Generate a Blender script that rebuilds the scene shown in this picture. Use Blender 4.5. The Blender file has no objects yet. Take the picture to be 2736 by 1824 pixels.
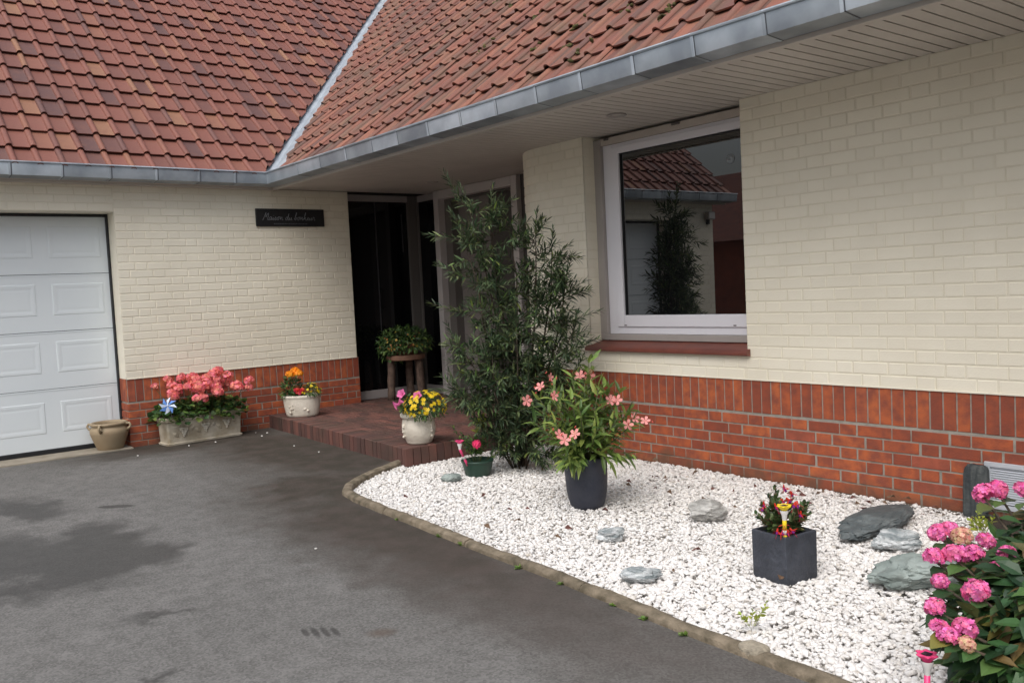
import bpy, bmesh, math, random
import numpy as np
from mathutils import Vector, Matrix, noise as mnoise
rng = np.random.default_rng(7)
random.seed(7)
SC = bpy.context.scene
COL = SC.collection
PI = math.pi
rad = math.radians

# ------------------------------------------------------------------ materials
MATS = {}
def mat(name, c1, c2=None, sc=6, rough=.6, isl=0, hue=0, bump=0, bsc=60, metal=0, spec=.5, ramp=None,
        trans=0, ior=None, wave=None, lo=.35, hi=.65, coat=0, sat=0, dirt=False):
    m = bpy.data.materials.new(name); m.use_nodes = True
    nt = m.node_tree; N = nt.nodes; L = nt.links
    b = N['Principled BSDF']
    b.inputs['Roughness'].default_value = rough
    b.inputs['Metallic'].default_value = metal
    b.inputs['Specular IOR Level'].default_value = spec
    if ior: b.inputs['IOR'].default_value = ior
    if coat: b.inputs['Coat Weight'].default_value = coat
    tc = N.new('ShaderNodeTexCoord')
    col = None
    if ramp:
        g = N.new('ShaderNodeNewGeometry'); r = N.new('ShaderNodeValToRGB')
        r.color_ramp.elements[0].position = ramp[0][0]; r.color_ramp.elements[0].color = (*ramp[0][1], 1)
        r.color_ramp.elements[1].position = ramp[-1][0]; r.color_ramp.elements[1].color = (*ramp[-1][1], 1)
        for p, c in ramp[1:-1]:
            e = r.color_ramp.elements.new(p); e.color = (*c, 1)
        L.new(g.outputs['Random Per Island'], r.inputs[0]); col = r.outputs[0]
    else:
        rgb = N.new('ShaderNodeRGB'); rgb.outputs[0].default_value = (*c1, 1); col = rgb.outputs[0]
    if c2:
        n = N.new('ShaderNodeTexNoise'); n.inputs['Scale'].default_value = sc; n.inputs['Detail'].default_value = 6
        L.new(tc.outputs['Object'], n.inputs['Vector'])
        mr = N.new('ShaderNodeMapRange'); mr.inputs[1].default_value = lo; mr.inputs[2].default_value = hi
        src = n.outputs[0]
        if wave:
            mp = N.new('ShaderNodeMapping'); mp.inputs['Scale'].default_value = wave[0]; mp.inputs['Rotation'].default_value = (.5, .25, .6)
            L.new(tc.outputs['Object'], mp.inputs[0]); L.new(mp.outputs[0], n.inputs['Vector']); n.inputs['Distortion'].default_value = wave[1]
        L.new(src, mr.inputs[0])
        mx = N.new('ShaderNodeMix'); mx.data_type = 'RGBA'
        L.new(mr.outputs[0], mx.inputs[0]); L.new(col, mx.inputs[6]); mx.inputs[7].default_value = (*c2, 1)
        col = mx.outputs[2]
    if isl or hue or sat:
        g = N.new('ShaderNodeNewGeometry'); h = N.new('ShaderNodeHueSaturation')
        mr = N.new('ShaderNodeMapRange'); mr.inputs[3].default_value = 1 - isl; mr.inputs[4].default_value = 1 + isl
        L.new(g.outputs['Random Per Island'], mr.inputs[0]); L.new(mr.outputs[0], h.inputs['Value'])
        if hue:
            f = N.new('ShaderNodeMath'); f.operation = 'MULTIPLY'; f.inputs[1].default_value = 17.31
            L.new(g.outputs['Random Per Island'], f.inputs[0])
            f2 = N.new('ShaderNodeMath'); f2.operation = 'FRACT'; L.new(f.outputs[0], f2.inputs[0])
            m2 = N.new('ShaderNodeMapRange'); m2.inputs[3].default_value = .5 - hue; m2.inputs[4].default_value = .5 + hue
            L.new(f2.outputs[0], m2.inputs[0]); L.new(m2.outputs[0], h.inputs['Hue'])
        L.new(col, h.inputs['Color']); col = h.outputs[0]
    if dirt:                         # soil splash and moss on the lowest courses
        gp_ = N.new('ShaderNodeNewGeometry'); sz_ = N.new('ShaderNodeSeparateXYZ'); L.new(gp_.outputs['Position'], sz_.inputs[0])
        n3 = N.new('ShaderNodeTexNoise'); n3.inputs['Scale'].default_value = 5; n3.inputs['Detail'].default_value = 8; L.new(tc.outputs['Object'], n3.inputs['Vector'])
        ad = N.new('ShaderNodeMath'); ad.operation = 'MULTIPLY_ADD'; ad.inputs[1].default_value = -.42; L.new(n3.outputs[0], ad.inputs[0]); L.new(sz_.outputs[2], ad.inputs[2])
        md = N.new('ShaderNodeMapRange'); md.inputs[1].default_value = -.10; md.inputs[2].default_value = -.26; md.inputs[3].default_value = 0; md.inputs[4].default_value = .8; L.new(ad.outputs[0], md.inputs[0])
        mx2 = N.new('ShaderNodeMix'); mx2.data_type = 'RGBA'; L.new(md.outputs[0], mx2.inputs[0]); L.new(col, mx2.inputs[6]); mx2.inputs[7].default_value = (.12, .075, .045, 1); col = mx2.outputs[2]
    L.new(col, b.inputs['Base Color'])
    if bump:
        n = N.new('ShaderNodeTexNoise'); n.inputs['Scale'].default_value = bsc; n.inputs['Detail'].default_value = 5
        L.new(tc.outputs['Object'], n.inputs['Vector'])
        bp = N.new('ShaderNodeBump'); bp.inputs['Strength'].default_value = bump; bp.inputs['Distance'].default_value = .01
        L.new(n.outputs[0], bp.inputs['Height']); L.new(bp.outputs[0], b.inputs['Normal'])
    if trans:
        t = N.new('ShaderNodeBsdfTranslucent'); L.new(col, t.inputs[0])
        ms = N.new('ShaderNodeMixShader'); ms.inputs[0].default_value = trans
        L.new(b.outputs[0], ms.inputs[1]); L.new(t.outputs[0], ms.inputs[2])
        L.new(ms.outputs[0], N['Material Output'].inputs[0])
    MATS[name] = m
    return m

CREAM = mat('cream_paint', (.86, .81, .68), (.80, .745, .615), 1.6, .55, isl=.025, bump=.12, bsc=90)
CREAMJ = mat('cream_joint', (.80, .745, .61), (.74, .685, .555), 3, .6, bump=.2, bsc=120)
REDB = mat('red_brick', (.3, .08, .035), (.23, .06, .035), 14, .75, bump=.3, bsc=110, isl=.12,
           ramp=[(0, (.30, .066, .034)), (.25, (.37, .083, .034)), (.6, (.42, .098, .034)), (.88, (.455, .118, .038)), (1, (.33, .078, .045))], dirt=True)
MORT = mat('grey_mortar', (.36, .335, .29), (.27, .25, .215), 20, .9, bump=.4, bsc=150, dirt=True)
TILE = mat('roof_tile', (.3, .1, .07), (.20, .085, .06), 9, .6, bump=.25, bsc=60, lo=.5, hi=.9, isl=.10,
           ramp=[(0, (.125, .062, .057)), (.14, (.155, .068, .057)), (.3, (.19, .073, .055)), (.6, (.212, .079, .057)), (.86, (.205, .077, .056)), (.95, (.235, .10, .062)), (1, (.25, .125, .072))])
TILER = mat('weathered_tile', (.3, .1, .07), (.13, .098, .066), 4, .65, bump=.3, bsc=60, lo=.42, hi=.85, isl=.12,
           ramp=[(0, (.15, .072, .06)), (.3, (.205, .08, .058)), (.7, (.235, .088, .060)), (1, (.26, .105, .066))])
UNDER = mat('roof_felt', (.03, .02, .017), rough=.9)
ZINC = mat('zinc', (.44, .49, .54), (.29, .33, .375), 5, .4, metal=.4, isl=.28)
STRAP_SHADE = mat('strap_shade', (.05, .055, .065), rough=.6)
ZINCL = mat('valley_zinc', (.50, .55, .60), (.38, .42, .47), 5, .5, metal=.35)
SOFF = mat('soffit_board', (.60, .555, .51), (.55, .51, .465), 3, .5)
SOFFD = mat('soffit_groove', (.05, .045, .04), rough=.9)
GDOOR = mat('garage_door_white', (.76, .81, .84), (.72, .775, .81), 1.5, .38)
BLACK = mat('black_rubber', (.012, .013, .016), rough=.5)
WHITE = mat('window_white', (.80, .79, .84), (.76, .75, .80), 2, .3)
GREYF = mat('grey_metal_frame', (.40, .365, .345), (.36, .33, .31), 3, .45)
DGREY = mat('dark_grey_panel', (.075, .065, .062), rough=.55)
DOORG = mat('door_grey', (.25, .222, .212), (.22, .2, .19), 3, .5)
POSTG = mat('door_post_grey', (.55, .51, .50), (.51, .475, .465), 3, .45)
JAMB = mat('jamb_grey', (.135, .122, .113), rough=.55)
LGREY = mat('pale_grey_frame', (.40, .365, .355), (.37, .335, .33), 3, .45)
BEIGE = mat('roller_box_beige', (.52, .46, .41), (.48, .43, .38), 3, .5)
GLASS = mat('window_glass', (.006, .0065, .007), rough=.006, ior=2.15)
GLASSD = mat('entrance_glass', (.005, .005, .006), rough=.012, ior=1.42)
SILL = mat('sill_terracotta', (.19, .056, .038), (.145, .045, .034), 8, .4, bump=.1)
PAVER = mat('porch_brick', (.2, .07, .05), (.07, .046, .036), 4, .7, bump=.35, bsc=100, isl=.12, lo=.4, hi=.75,
            ramp=[(0, (.095, .05, .044)), (.5, (.13, .058, .048)), (1, (.16, .068, .053))])
PAVJ = mat('porch_joint', (.07, .06, .05), (.05, .05, .035), 9, .95)
KERB = mat('kerb_concrete', (.24, .195, .14), (.085, .07, .045), 16, .9, bump=.7, bsc=70, lo=.3, hi=.7, isl=.12)
CONC = mat('threshold_concrete', (.34, .30, .24), (.25, .22, .17), 6, .9, bump=.4, bsc=90)
PEB = mat('white_pebble', (.86, .84, .82), (.74, .71, .68), 40, .62, isl=.07, spec=.35,
          ramp=[(0, (.70, .67, .64)), (.05, (.58, .52, .44)), (.1, (.72, .705, .695)), (.9, (.79, .78, .775)), (1, (.62, .62, .63))])
GBASE = mat('gravel_base', (.68, .65, .61), (.46, .43, .39), 14, .95, bump=.6, bsc=60)
SOIL = mat('soil', (.05, .036, .025), (.028, .02, .015), 18, .95, bump=1, bsc=50)
STEM = mat('green_stem', (.10, .13, .045), (.08, .075, .04), 12, .6)
BARKD = mat('brown_stem', (.085, .062, .042), (.05, .04, .028), 20, .8, bump=.5, bsc=80)
SHRUBL = mat('shrub_leaf', (.07, .125, .055), rough=.45, isl=.4, hue=.035, trans=.22, spec=.35,
             ramp=[(0, (.042, .070, .038)), (.4, (.066, .102, .052)), (.75, (.095, .136, .066)), (.93, (.115, .16, .062)), (1, (.15, .23, .055))])
OLEL = mat('oleander_leaf', (.14, .22, .05), rough=.42, isl=.3, hue=.02, trans=.25, spec=.4,
           ramp=[(0, (.075, .14, .035)), (.5, (.13, .205, .048)), (1, (.225, .285, .07))])
GERL = mat('geranium_leaf', (.07, .14, .035), rough=.5, isl=.3, hue=.02, trans=.22,
           ramp=[(0, (.035, .085, .025)), (.6, (.065, .135, .035)), (1, (.15, .22, .045))])
HYDL = mat('hydrangea_leaf', (.05, .11, .04), rough=.42, isl=.25, hue=.015, trans=.22, spec=.45,
           ramp=[(0, (.025, .062, .028)), (.35, (.035, .088, .034)), (.6, (.055, .125, .04)), (.84, (.085, .16, .045)), (.92, (.10, .07, .035)), (.96, (.15, .10, .035)), (1, (.20, .21, .05))])
SMALL = mat('small_leaf', (.06, .12, .03), rough=.5, isl=.3, hue=.02, trans=.22,
            ramp=[(0, (.03, .07, .022)), (.6, (.06, .12, .032)), (1, (.12, .19, .045))])
GRASSL = mat('weed_leaf', (.14, .24, .05), rough=.5, isl=.3, hue=.02, trans=.25)
YGL = mat('yellow_green_leaf', (.32, .38, .06), rough=.5, isl=.2, hue=.02, trans=.25)
CORAL = mat('geranium_petal', (.93, .27, .26), rough=.55, isl=.32, hue=.028, trans=.3)
PEACH = mat('oleander_petal', (.88, .40, .34), rough=.55, isl=.15, hue=.015, trans=.3)
HPINK = mat('hydrangea_petal', (.83, .12, .38), rough=.55, isl=.34, hue=.025, trans=.3, c2=(.86, .26, .50), sc=45)
HFADE = mat('faded_petal', (.78, .33, .30), rough=.6, isl=.2, hue=.03, trans=.3, c2=(.75, .6, .35), sc=40)
YEL = mat('yellow_petal', (.86, .66, .02), rough=.5, isl=.12, hue=.012, trans=.2)
ORA = mat('marigold_petal', (.92, .36, .012), rough=.55, isl=.15, hue=.012, trans=.2)
REDF = mat('red_petal', (.55, .012, .022), rough=.5, isl=.25, hue=.015, trans=.25)
PURP = mat('purple_petal', (.20, .01, .20), rough=.5, isl=.2, trans=.25)
PINKP = mat('petunia_petal', (.84, .20, .42), rough=.5, isl=.12, hue=.015, trans=.3)
ROSE = mat('rose_petal', (.75, .04, .16), rough=.5, isl=.15, trans=.2)
MUTED = mat('muted_flower', (.45, .27, .06), rough=.6, isl=.4, hue=.05, trans=.2)
STONEP = mat('aged_stone_planter', (.56, .51, .42), (.30, .245, .165), 7, .9, bump=.6, bsc=70, lo=.35, hi=.72)
STONEH = mat('stone_relief', (.68, .64, .56), (.48, .44, .36), 30, .9, bump=.3)
WHITEP = mat('cream_planter', (.70, .65, .56), (.56, .51, .43), 10, .75, bump=.4, bsc=60)
JAR = mat('stoneware_jar', (.36, .285, .185), (.30, .22, .135), 5, .62, bump=.15, bsc=40)
JARL = mat('jar_base_clay', (.25, .175, .105), (.2, .14, .08), 9, .8, bump=.3)
POTB = mat('blue_black_pot', (.026, .031, .048), (.040, .044, .060), 10, .55, bump=.35, bsc=45)
POTS = mat('slate_black_pot', (.030, .035, .048), (.060, .068, .088), 8, .6, bump=.9, bsc=38)
POTG = mat('green_plastic', (.022, .058, .040), rough=.4)
POTT = mat('terracotta_bowl', (.27, .11, .06), (.2, .08, .05), 10, .85)
WOOD = mat('log_bark', (.15, .10, .075), (.08, .052, .04), 22, .85, bump=.9, bsc=50)
WOODC = mat('cut_wood', (.25, .135, .085), (.17, .085, .055), 16, .75, bump=.3)
SLATE = mat('sign_slate', (.010, .011, .014), (.016, .016, .018), 10, .4, bump=.15, bsc=80)
CHALK = mat('sign_lettering', (.30, .31, .33), rough=.6)
R_GREEN = mat('green_grey_rock', (.15, .185, .175), (.36, .41, .39), 6, .85, bump=.8, bsc=30, lo=.3, hi=.75)
R_SLATE = mat('dark_slate_rock', (.075, .09, .096), (.20, .225, .23), 1, .7, wave=((9, 9, 40), .6), bump=.8, bsc=35, lo=.48, hi=.85)
R_BAND = mat('banded_rock', (.17, .20, .21), (.66, .68, .69), 1, .75, wave=((7, 7, 60), .5), bump=.8, bsc=40, lo=.38, hi=.66)
R_GREY = mat('grey_marble_rock', (.26, .255, .24), (.60, .59, .57), 1, .8, wave=((8, 8, 26), 1.2), bump=.7, bsc=40, lo=.42, hi=.72)
R_DARK = mat('slab_slate', (.03, .036, .04), (.10, .11, .105), 1, .8, wave=((40, 30, 4), .4), bump=1, bsc=30, lo=.42, hi=.75)
ALU = mat('vent_aluminium', (.62, .65, .70), rough=.42, metal=.3)
YELP = mat('yellow_plastic', (.87, .64, .02), rough=.35)
PINKPL = mat('pink_plastic', (.86, .06, .22), rough=.35)
CLEARP = mat('clear_plastic', (.70, .68, .66), rough=.25)
PANEL = mat('solar_cell', (.012, .012, .02), rough=.15)
DEAD = mat('dead_leaf', (.17, .10, .055), (.09, .055, .035), 30, .8)
DEADR = mat('dead_red_leaf', (.16, .06, .045), (.09, .04, .035), 30, .8)
MOSS = mat('moss', (.10, .09, .025), (.05, .05, .02), 40, .95, bump=1, bsc=90, isl=.3)
NBRICK = mat('neighbour_brick', (.34, .085, .05), (.26, .065, .04), 6, .8)
SUCT = mat('suction_rubber', (.24, .27, .30), rough=.25)
PINB = mat('pinwheel_blue', (.13, .27, .66), rough=.25, isl=.3)
PINW = mat('pinwheel_white', (.72, .76, .85), (.5, .62, .85), 30, .25, isl=.15)

# ------------------------------------------------------------------ geometry accumulator
class NM:
    def __init__(s): s.v = []; s.f = []; s.n = 0
    def add(s, V, F, mi=0):
        V = np.asarray(V, float).reshape(-1, 3)
        s.v.append(V); base = s.n; s.n += len(V)
        lens = np.array([len(f) for f in F], np.int32)
        idx = np.array([i for f in F for i in f], np.int32) + base
        s.f.append((idx, lens, np.full(len(F), mi, np.int32)))
    def inst(s, T, P, R, S=None, mi=0):
        V, F = T; P = np.asarray(P, float).reshape(-1, 3); k = len(P)
        if k == 0: return
        R = np.asarray(R, float).reshape(-1, 3, 3)
        if S is None: S = np.ones((k, 3))
        S = np.asarray(S, float)
        if S.ndim == 1: S = np.repeat(S[:, None], 3, 1)
        V = np.asarray(V, float)
        W = np.einsum('kij,kvj->kvi', R, V[None] * S[:, None, :]) + P[:, None, :]
        lens = np.array([len(f) for f in F], np.int32); fi = np.array([i for f in F for i in f], np.int32)
        idx = (fi[None] + (np.arange(k) * len(V))[:, None]).ravel() + s.n
        s.v.append(W.reshape(-1, 3)); s.n += k * len(V)
        s.f.append((idx.astype(np.int32), np.tile(lens, k), np.full(k * len(F), mi, np.int32)))
    def box(s, x0, x1, y0, y1, z0, z1, mi=0):
        s.add([(x0, y0, z0), (x1, y0, z0), (x1, y1, z0), (x0, y1, z0), (x0, y0, z1), (x1, y0, z1), (x1, y1, z1), (x0, y1, z1)],
              [(0, 3, 2, 1), (4, 5, 6, 7), (0, 1, 5, 4), (1, 2, 6, 5), (2, 3, 7, 6), (3, 0, 4, 7)], mi)
    def quad(s, a, b, c, d, mi=0): s.add([a, b, c, d], [(0, 1, 2, 3)], mi)
    def grid(s, rows, closed=False, mi=0, cap=False):
        n = len(rows[0]); V = [p for r in rows for p in r]; F = []
        for i in range(len(rows) - 1):
            for j in range(n if closed else n - 1):
                a = i * n + j; b = i * n + (j + 1) % n
                F.append((a, b, b + n, a + n))
        if cap: F.append(tuple(range(n))[::-1]); F.append(tuple((len(rows) - 1) * n + j for j in range(n)))
        s.add(V, F, mi)
    def tube(s, pts, r, n=6, mi=0, cap=True):
        pts = [np.array(p, float) for p in pts]; k = len(pts)
        rs = list(r) if hasattr(r, '__len__') else [r] * k
        rows = []; prev = None
        for i, p in enumerate(pts):
            d = pts[min(i + 1, k - 1)] - pts[max(i - 1, 0)]; d = d / (np.linalg.norm(d) + 1e-9)
            if prev is None: prev = np.array([1., 0, 0]) if abs(d[0]) < .8 else np.array([0, 1., 0])
            u = prev - d * (prev @ d); u /= np.linalg.norm(u) + 1e-9; prev = u; w = np.cross(d, u)
            rows.append([p + rs[i] * (math.cos(2 * PI * j / n) * u + math.sin(2 * PI * j / n) * w) for j in range(n)])
        s.grid(rows, True, mi, cap)
    def lathe(s, prof, c=(0, 0, 0), n=40, sx=1, sy=1, rot=0, mi=0, wob=0):
        rows = []; ca, sa = math.cos(rot), math.sin(rot)
        for r, z in prof:
            row = []
            for j in range(n):
                t = 2 * PI * j / n; k = 1 + wob * math.sin(3 * t + z * 9)
                x = r * k * sx * math.cos(t); y = r * k * sy * math.sin(t)
                row.append((c[0] + ca * x - sa * y, c[1] + sa * x + ca * y, c[2] + z))
            rows.append(row)
        s.grid(rows, True, mi)
    def build(s, name, mats, parent=None, smooth=True, bevel=0, local=False):
        me = bpy.data.meshes.new(name)
        V = np.concatenate(s.v)
        if parent is not None and not local: V = V - np.array(parent['_w'])
        I = np.concatenate([f[0] for f in s.f]); Ln = np.concatenate([f[1] for f in s.f]); Mi = np.concatenate([f[2] for f in s.f])
        me.vertices.add(len(V)); me.vertices.foreach_set('co', V.ravel())
        me.loops.add(len(I)); me.loops.foreach_set('vertex_index', I)
        me.polygons.add(len(Ln)); me.polygons.foreach_set('loop_start', np.concatenate([[0], np.cumsum(Ln)[:-1]]).astype(np.int32))
        me.polygons.foreach_set('loop_total', Ln)
        for m in (mats if isinstance(mats, (list, tuple)) else [mats]): me.materials.append(m)
        me.polygons.foreach_set('material_index', Mi)
        me.update(calc_edges=True); me.validate()
        me.polygons.foreach_set('use_smooth', np.full(len(me.polygons), bool(smooth)))
        if smooth == 2:
            try: me.set_sharp_from_angle(angle=rad(32))
            except Exception: pass
        o = bpy.data.objects.new(name, me); COL.objects.link(o)
        if parent is not None:
            o.parent = parent; o['_w'] = list(parent['_w']) if not local else [0, 0, 0]
        else: o['_w'] = [0, 0, 0]
        if bevel:
            b = o.modifiers.new('bevel', 'BEVEL'); b.width = bevel; b.segments = 2; b.limit_method = 'ANGLE'; b.angle_limit = rad(40)
        return o

def thing(name, loc, label, cat, group=None):
    o = bpy.data.objects.new(name, None); COL.objects.link(o); o.empty_display_size = .1
    o.location = loc; o['_w'] = list(loc); o['label'] = label; o['category'] = cat
    if group: o['group'] = group
    return o
def tag(o, label=None, cat=None, group=None, kind=None):
    if label: o['label'] = label
    if cat: o['category'] = cat
    if group: o['group'] = group
    if kind: o['kind'] = kind
    return o
def recentre(o, loc):
    o.data.transform(Matrix.Translation(-Vector(loc))); o.location = loc; return o

def frames(d, n=None):
    d = np.asarray(d, float).reshape(-1, 3); d = d / (np.linalg.norm(d, axis=1, keepdims=True) + 1e-9)
    if n is None: n = np.tile([0, 0, 1.], (len(d), 1)) + rng.normal(0, .35, (len(d), 3))
    n = np.asarray(n, float).reshape(-1, 3)
    n = n - d * np.sum(n * d, 1, keepdims=True); n /= np.linalg.norm(n, axis=1, keepdims=True) + 1e-9
    y = np.cross(n, d)
    return np.stack([d, y, n], 2)
def sph(k):
    v = rng.normal(0, 1, (k, 3)); return v / np.linalg.norm(v, axis=1, keepdims=True)

# leaf templates: point along +x, length 1
def leaf(wide, droop=.12, fold=.25, seg=(0, .3, .65, 1)):
    V = []; F = []
    w = {0: .08, .3: .95, .65: .8, 1: 0}
    for i, t in enumerate(seg):
        hw = wide * w.get(t, 1) / 2
        z = -droop * t * t
        V += [(t, -hw, z + fold * hw), (t, 0, z), (t, hw, z + fold * hw)]
    for i in range(len(seg) - 1):
        a = i * 3
        F += [(a, a + 3, a + 4, a + 1), (a + 1, a + 4, a + 5, a + 2)]
    return np.array(V), F
LANCE = leaf(.16, .15, .3); BROAD = leaf(.62, .2, .22); BLADE = leaf(.11, .35, .3)
def round_leaf(n=8, cup=.2):
    V = [(.5, 0, 0)]
    for j in range(n):
        t = 2 * PI * j / n; r = .5 * (1 + .12 * math.cos(t * 4)) ; r = r if abs(t - PI) > .3 else .25
        V.append((.5 + r * math.cos(t), r * math.sin(t), cup * .3))
    return np.array(V), [(0, 1 + j, 1 + (j + 1) % n) for j in range(n)]
ROUND = round_leaf()
def floret(n=5, wide=.8, cup=.2, notch=False):
    V = [(0, 0, 0)]; F = []
    for j in range(n):
        t = 2 * PI * j / n; w = PI / n * wide
        b = len(V)
        V += [(.62 * math.cos(t - w), .62 * math.sin(t - w), cup * .6), (math.cos(t - w * .45), math.sin(t - w * .45), cup),
              (math.cos(t + w * .45), math.sin(t + w * .45), cup), (.62 * math.cos(t + w), .62 * math.sin(t + w), cup * .6)]
        F += [(0, b, b + 1, b + 2), (0, b + 2, b + 3)]
    return np.array(V, float), F
FLO4 = floret(4, .98, .18); FLO5 = floret(5, .95, .2); OLEF = floret(5, .62, .15); DAISY = floret(6, .8, .1)

# ------------------------------------------------------------------ camera (from vanishing points)
H_, P_, R_ = rad(51.3626), rad(3.42296), rad(-2.81865)
fw = Vector((-math.sin(H_) * math.cos(P_), math.cos(H_) * math.cos(P_), -math.sin(P_)))
rt = Vector((math.cos(H_), math.sin(H_), 0)); up = rt.cross(fw)
rt2 = math.cos(R_) * rt + math.sin(R_) * up; up2 = -math.sin(R_) * rt + math.cos(R_) * up
cd = bpy.data.cameras.new('camera'); cam = bpy.data.objects.new('camera', cd); COL.objects.link(cam)
cam.matrix_world = Matrix(((rt2.x, up2.x, -fw.x, 0), (rt2.y, up2.y, -fw.y, 0), (rt2.z, up2.z, -fw.z, 1.35), (0, 0, 0, 1)))
cd.lens = 31.1447; cd.sensor_width = 36; cd.clip_end = 600; cd.clip_start = .05
SC.camera = cam
AR = np.array([rt.x, rt.y, 0]); AF = np.array([-math.sin(H_), math.cos(H_), 0])
def loc2(base, a, b, zz): return np.array(base) + AR * a + AF * b + np.array([0, 0, zz])

# ------------------------------------------------------------------ light
w = bpy.data.worlds.new('World'); SC.world = w; w.use_nodes = True
nt = w.node_tree; bg = nt.nodes['Background']
sky = nt.nodes.new('ShaderNodeTexSky'); sky.sky_type = 'NISHITA'; sky.sun_disc = False
SUN_EL, SUN_AZ = rad(52), rad(150)
sky.sun_elevation = SUN_EL; sky.sun_rotation = SUN_AZ; sky.dust_density = 4; sky.air_density = 1.2
hs = nt.nodes.new('ShaderNodeHueSaturation'); hs.inputs['Saturation'].default_value = .42
tcw = nt.nodes.new('ShaderNodeTexCoord'); sx = nt.nodes.new('ShaderNodeSeparateXYZ'); mr = nt.nodes.new('ShaderNodeMapRange')
nt.links.new(tcw.outputs['Generated'], sx.inputs[0]); nt.links.new(sx.outputs[2], mr.inputs[0])
mr.inputs[3].default_value = .56; mr.inputs[4].default_value = 1.66        # overcast: brighter towards the zenith
nt.links.new(sky.outputs[0], hs.inputs['Color']); nt.links.new(mr.outputs[0], hs.inputs['Value']); nt.links.new(hs.outputs[0], bg.inputs[0])
bg.inputs[1].default_value = .125
sl = bpy.data.lights.new('sun', 'SUN'); sl.energy = .9; sl.angle = rad(50); sl.color = (1, .97, .93)
so = bpy.data.objects.new('sun', sl); COL.objects.link(so)
sd = Vector((math.sin(SUN_AZ) * math.cos(SUN_EL), math.cos(SUN_AZ) * math.cos(SUN_EL), math.sin(SUN_EL)))
so.rotation_euler = (-sd).to_track_quat('-Z', 'Y').to_euler(); so.location = (0, 0, 20)
SC.view_settings.view_transform = 'Standard'; SC.view_settings.look = 'None'
SC.view_settings.exposure = .26; SC.view_settings.gamma = 1
SC.cycles.max_bounces = 6; SC.cycles.use_denoising = True

# ------------------------------------------------------------------ the setting
nm = NM(); nm.quad((-150, -150, -.06), (150, -150, -.06), (150, 150, -.06), (-150, 150, -.06))
tag(nm.build('ground', mat('bare_ground', (.09, .08, .06), (.06, .08, .035), 2, .95)), kind='structure')

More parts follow.
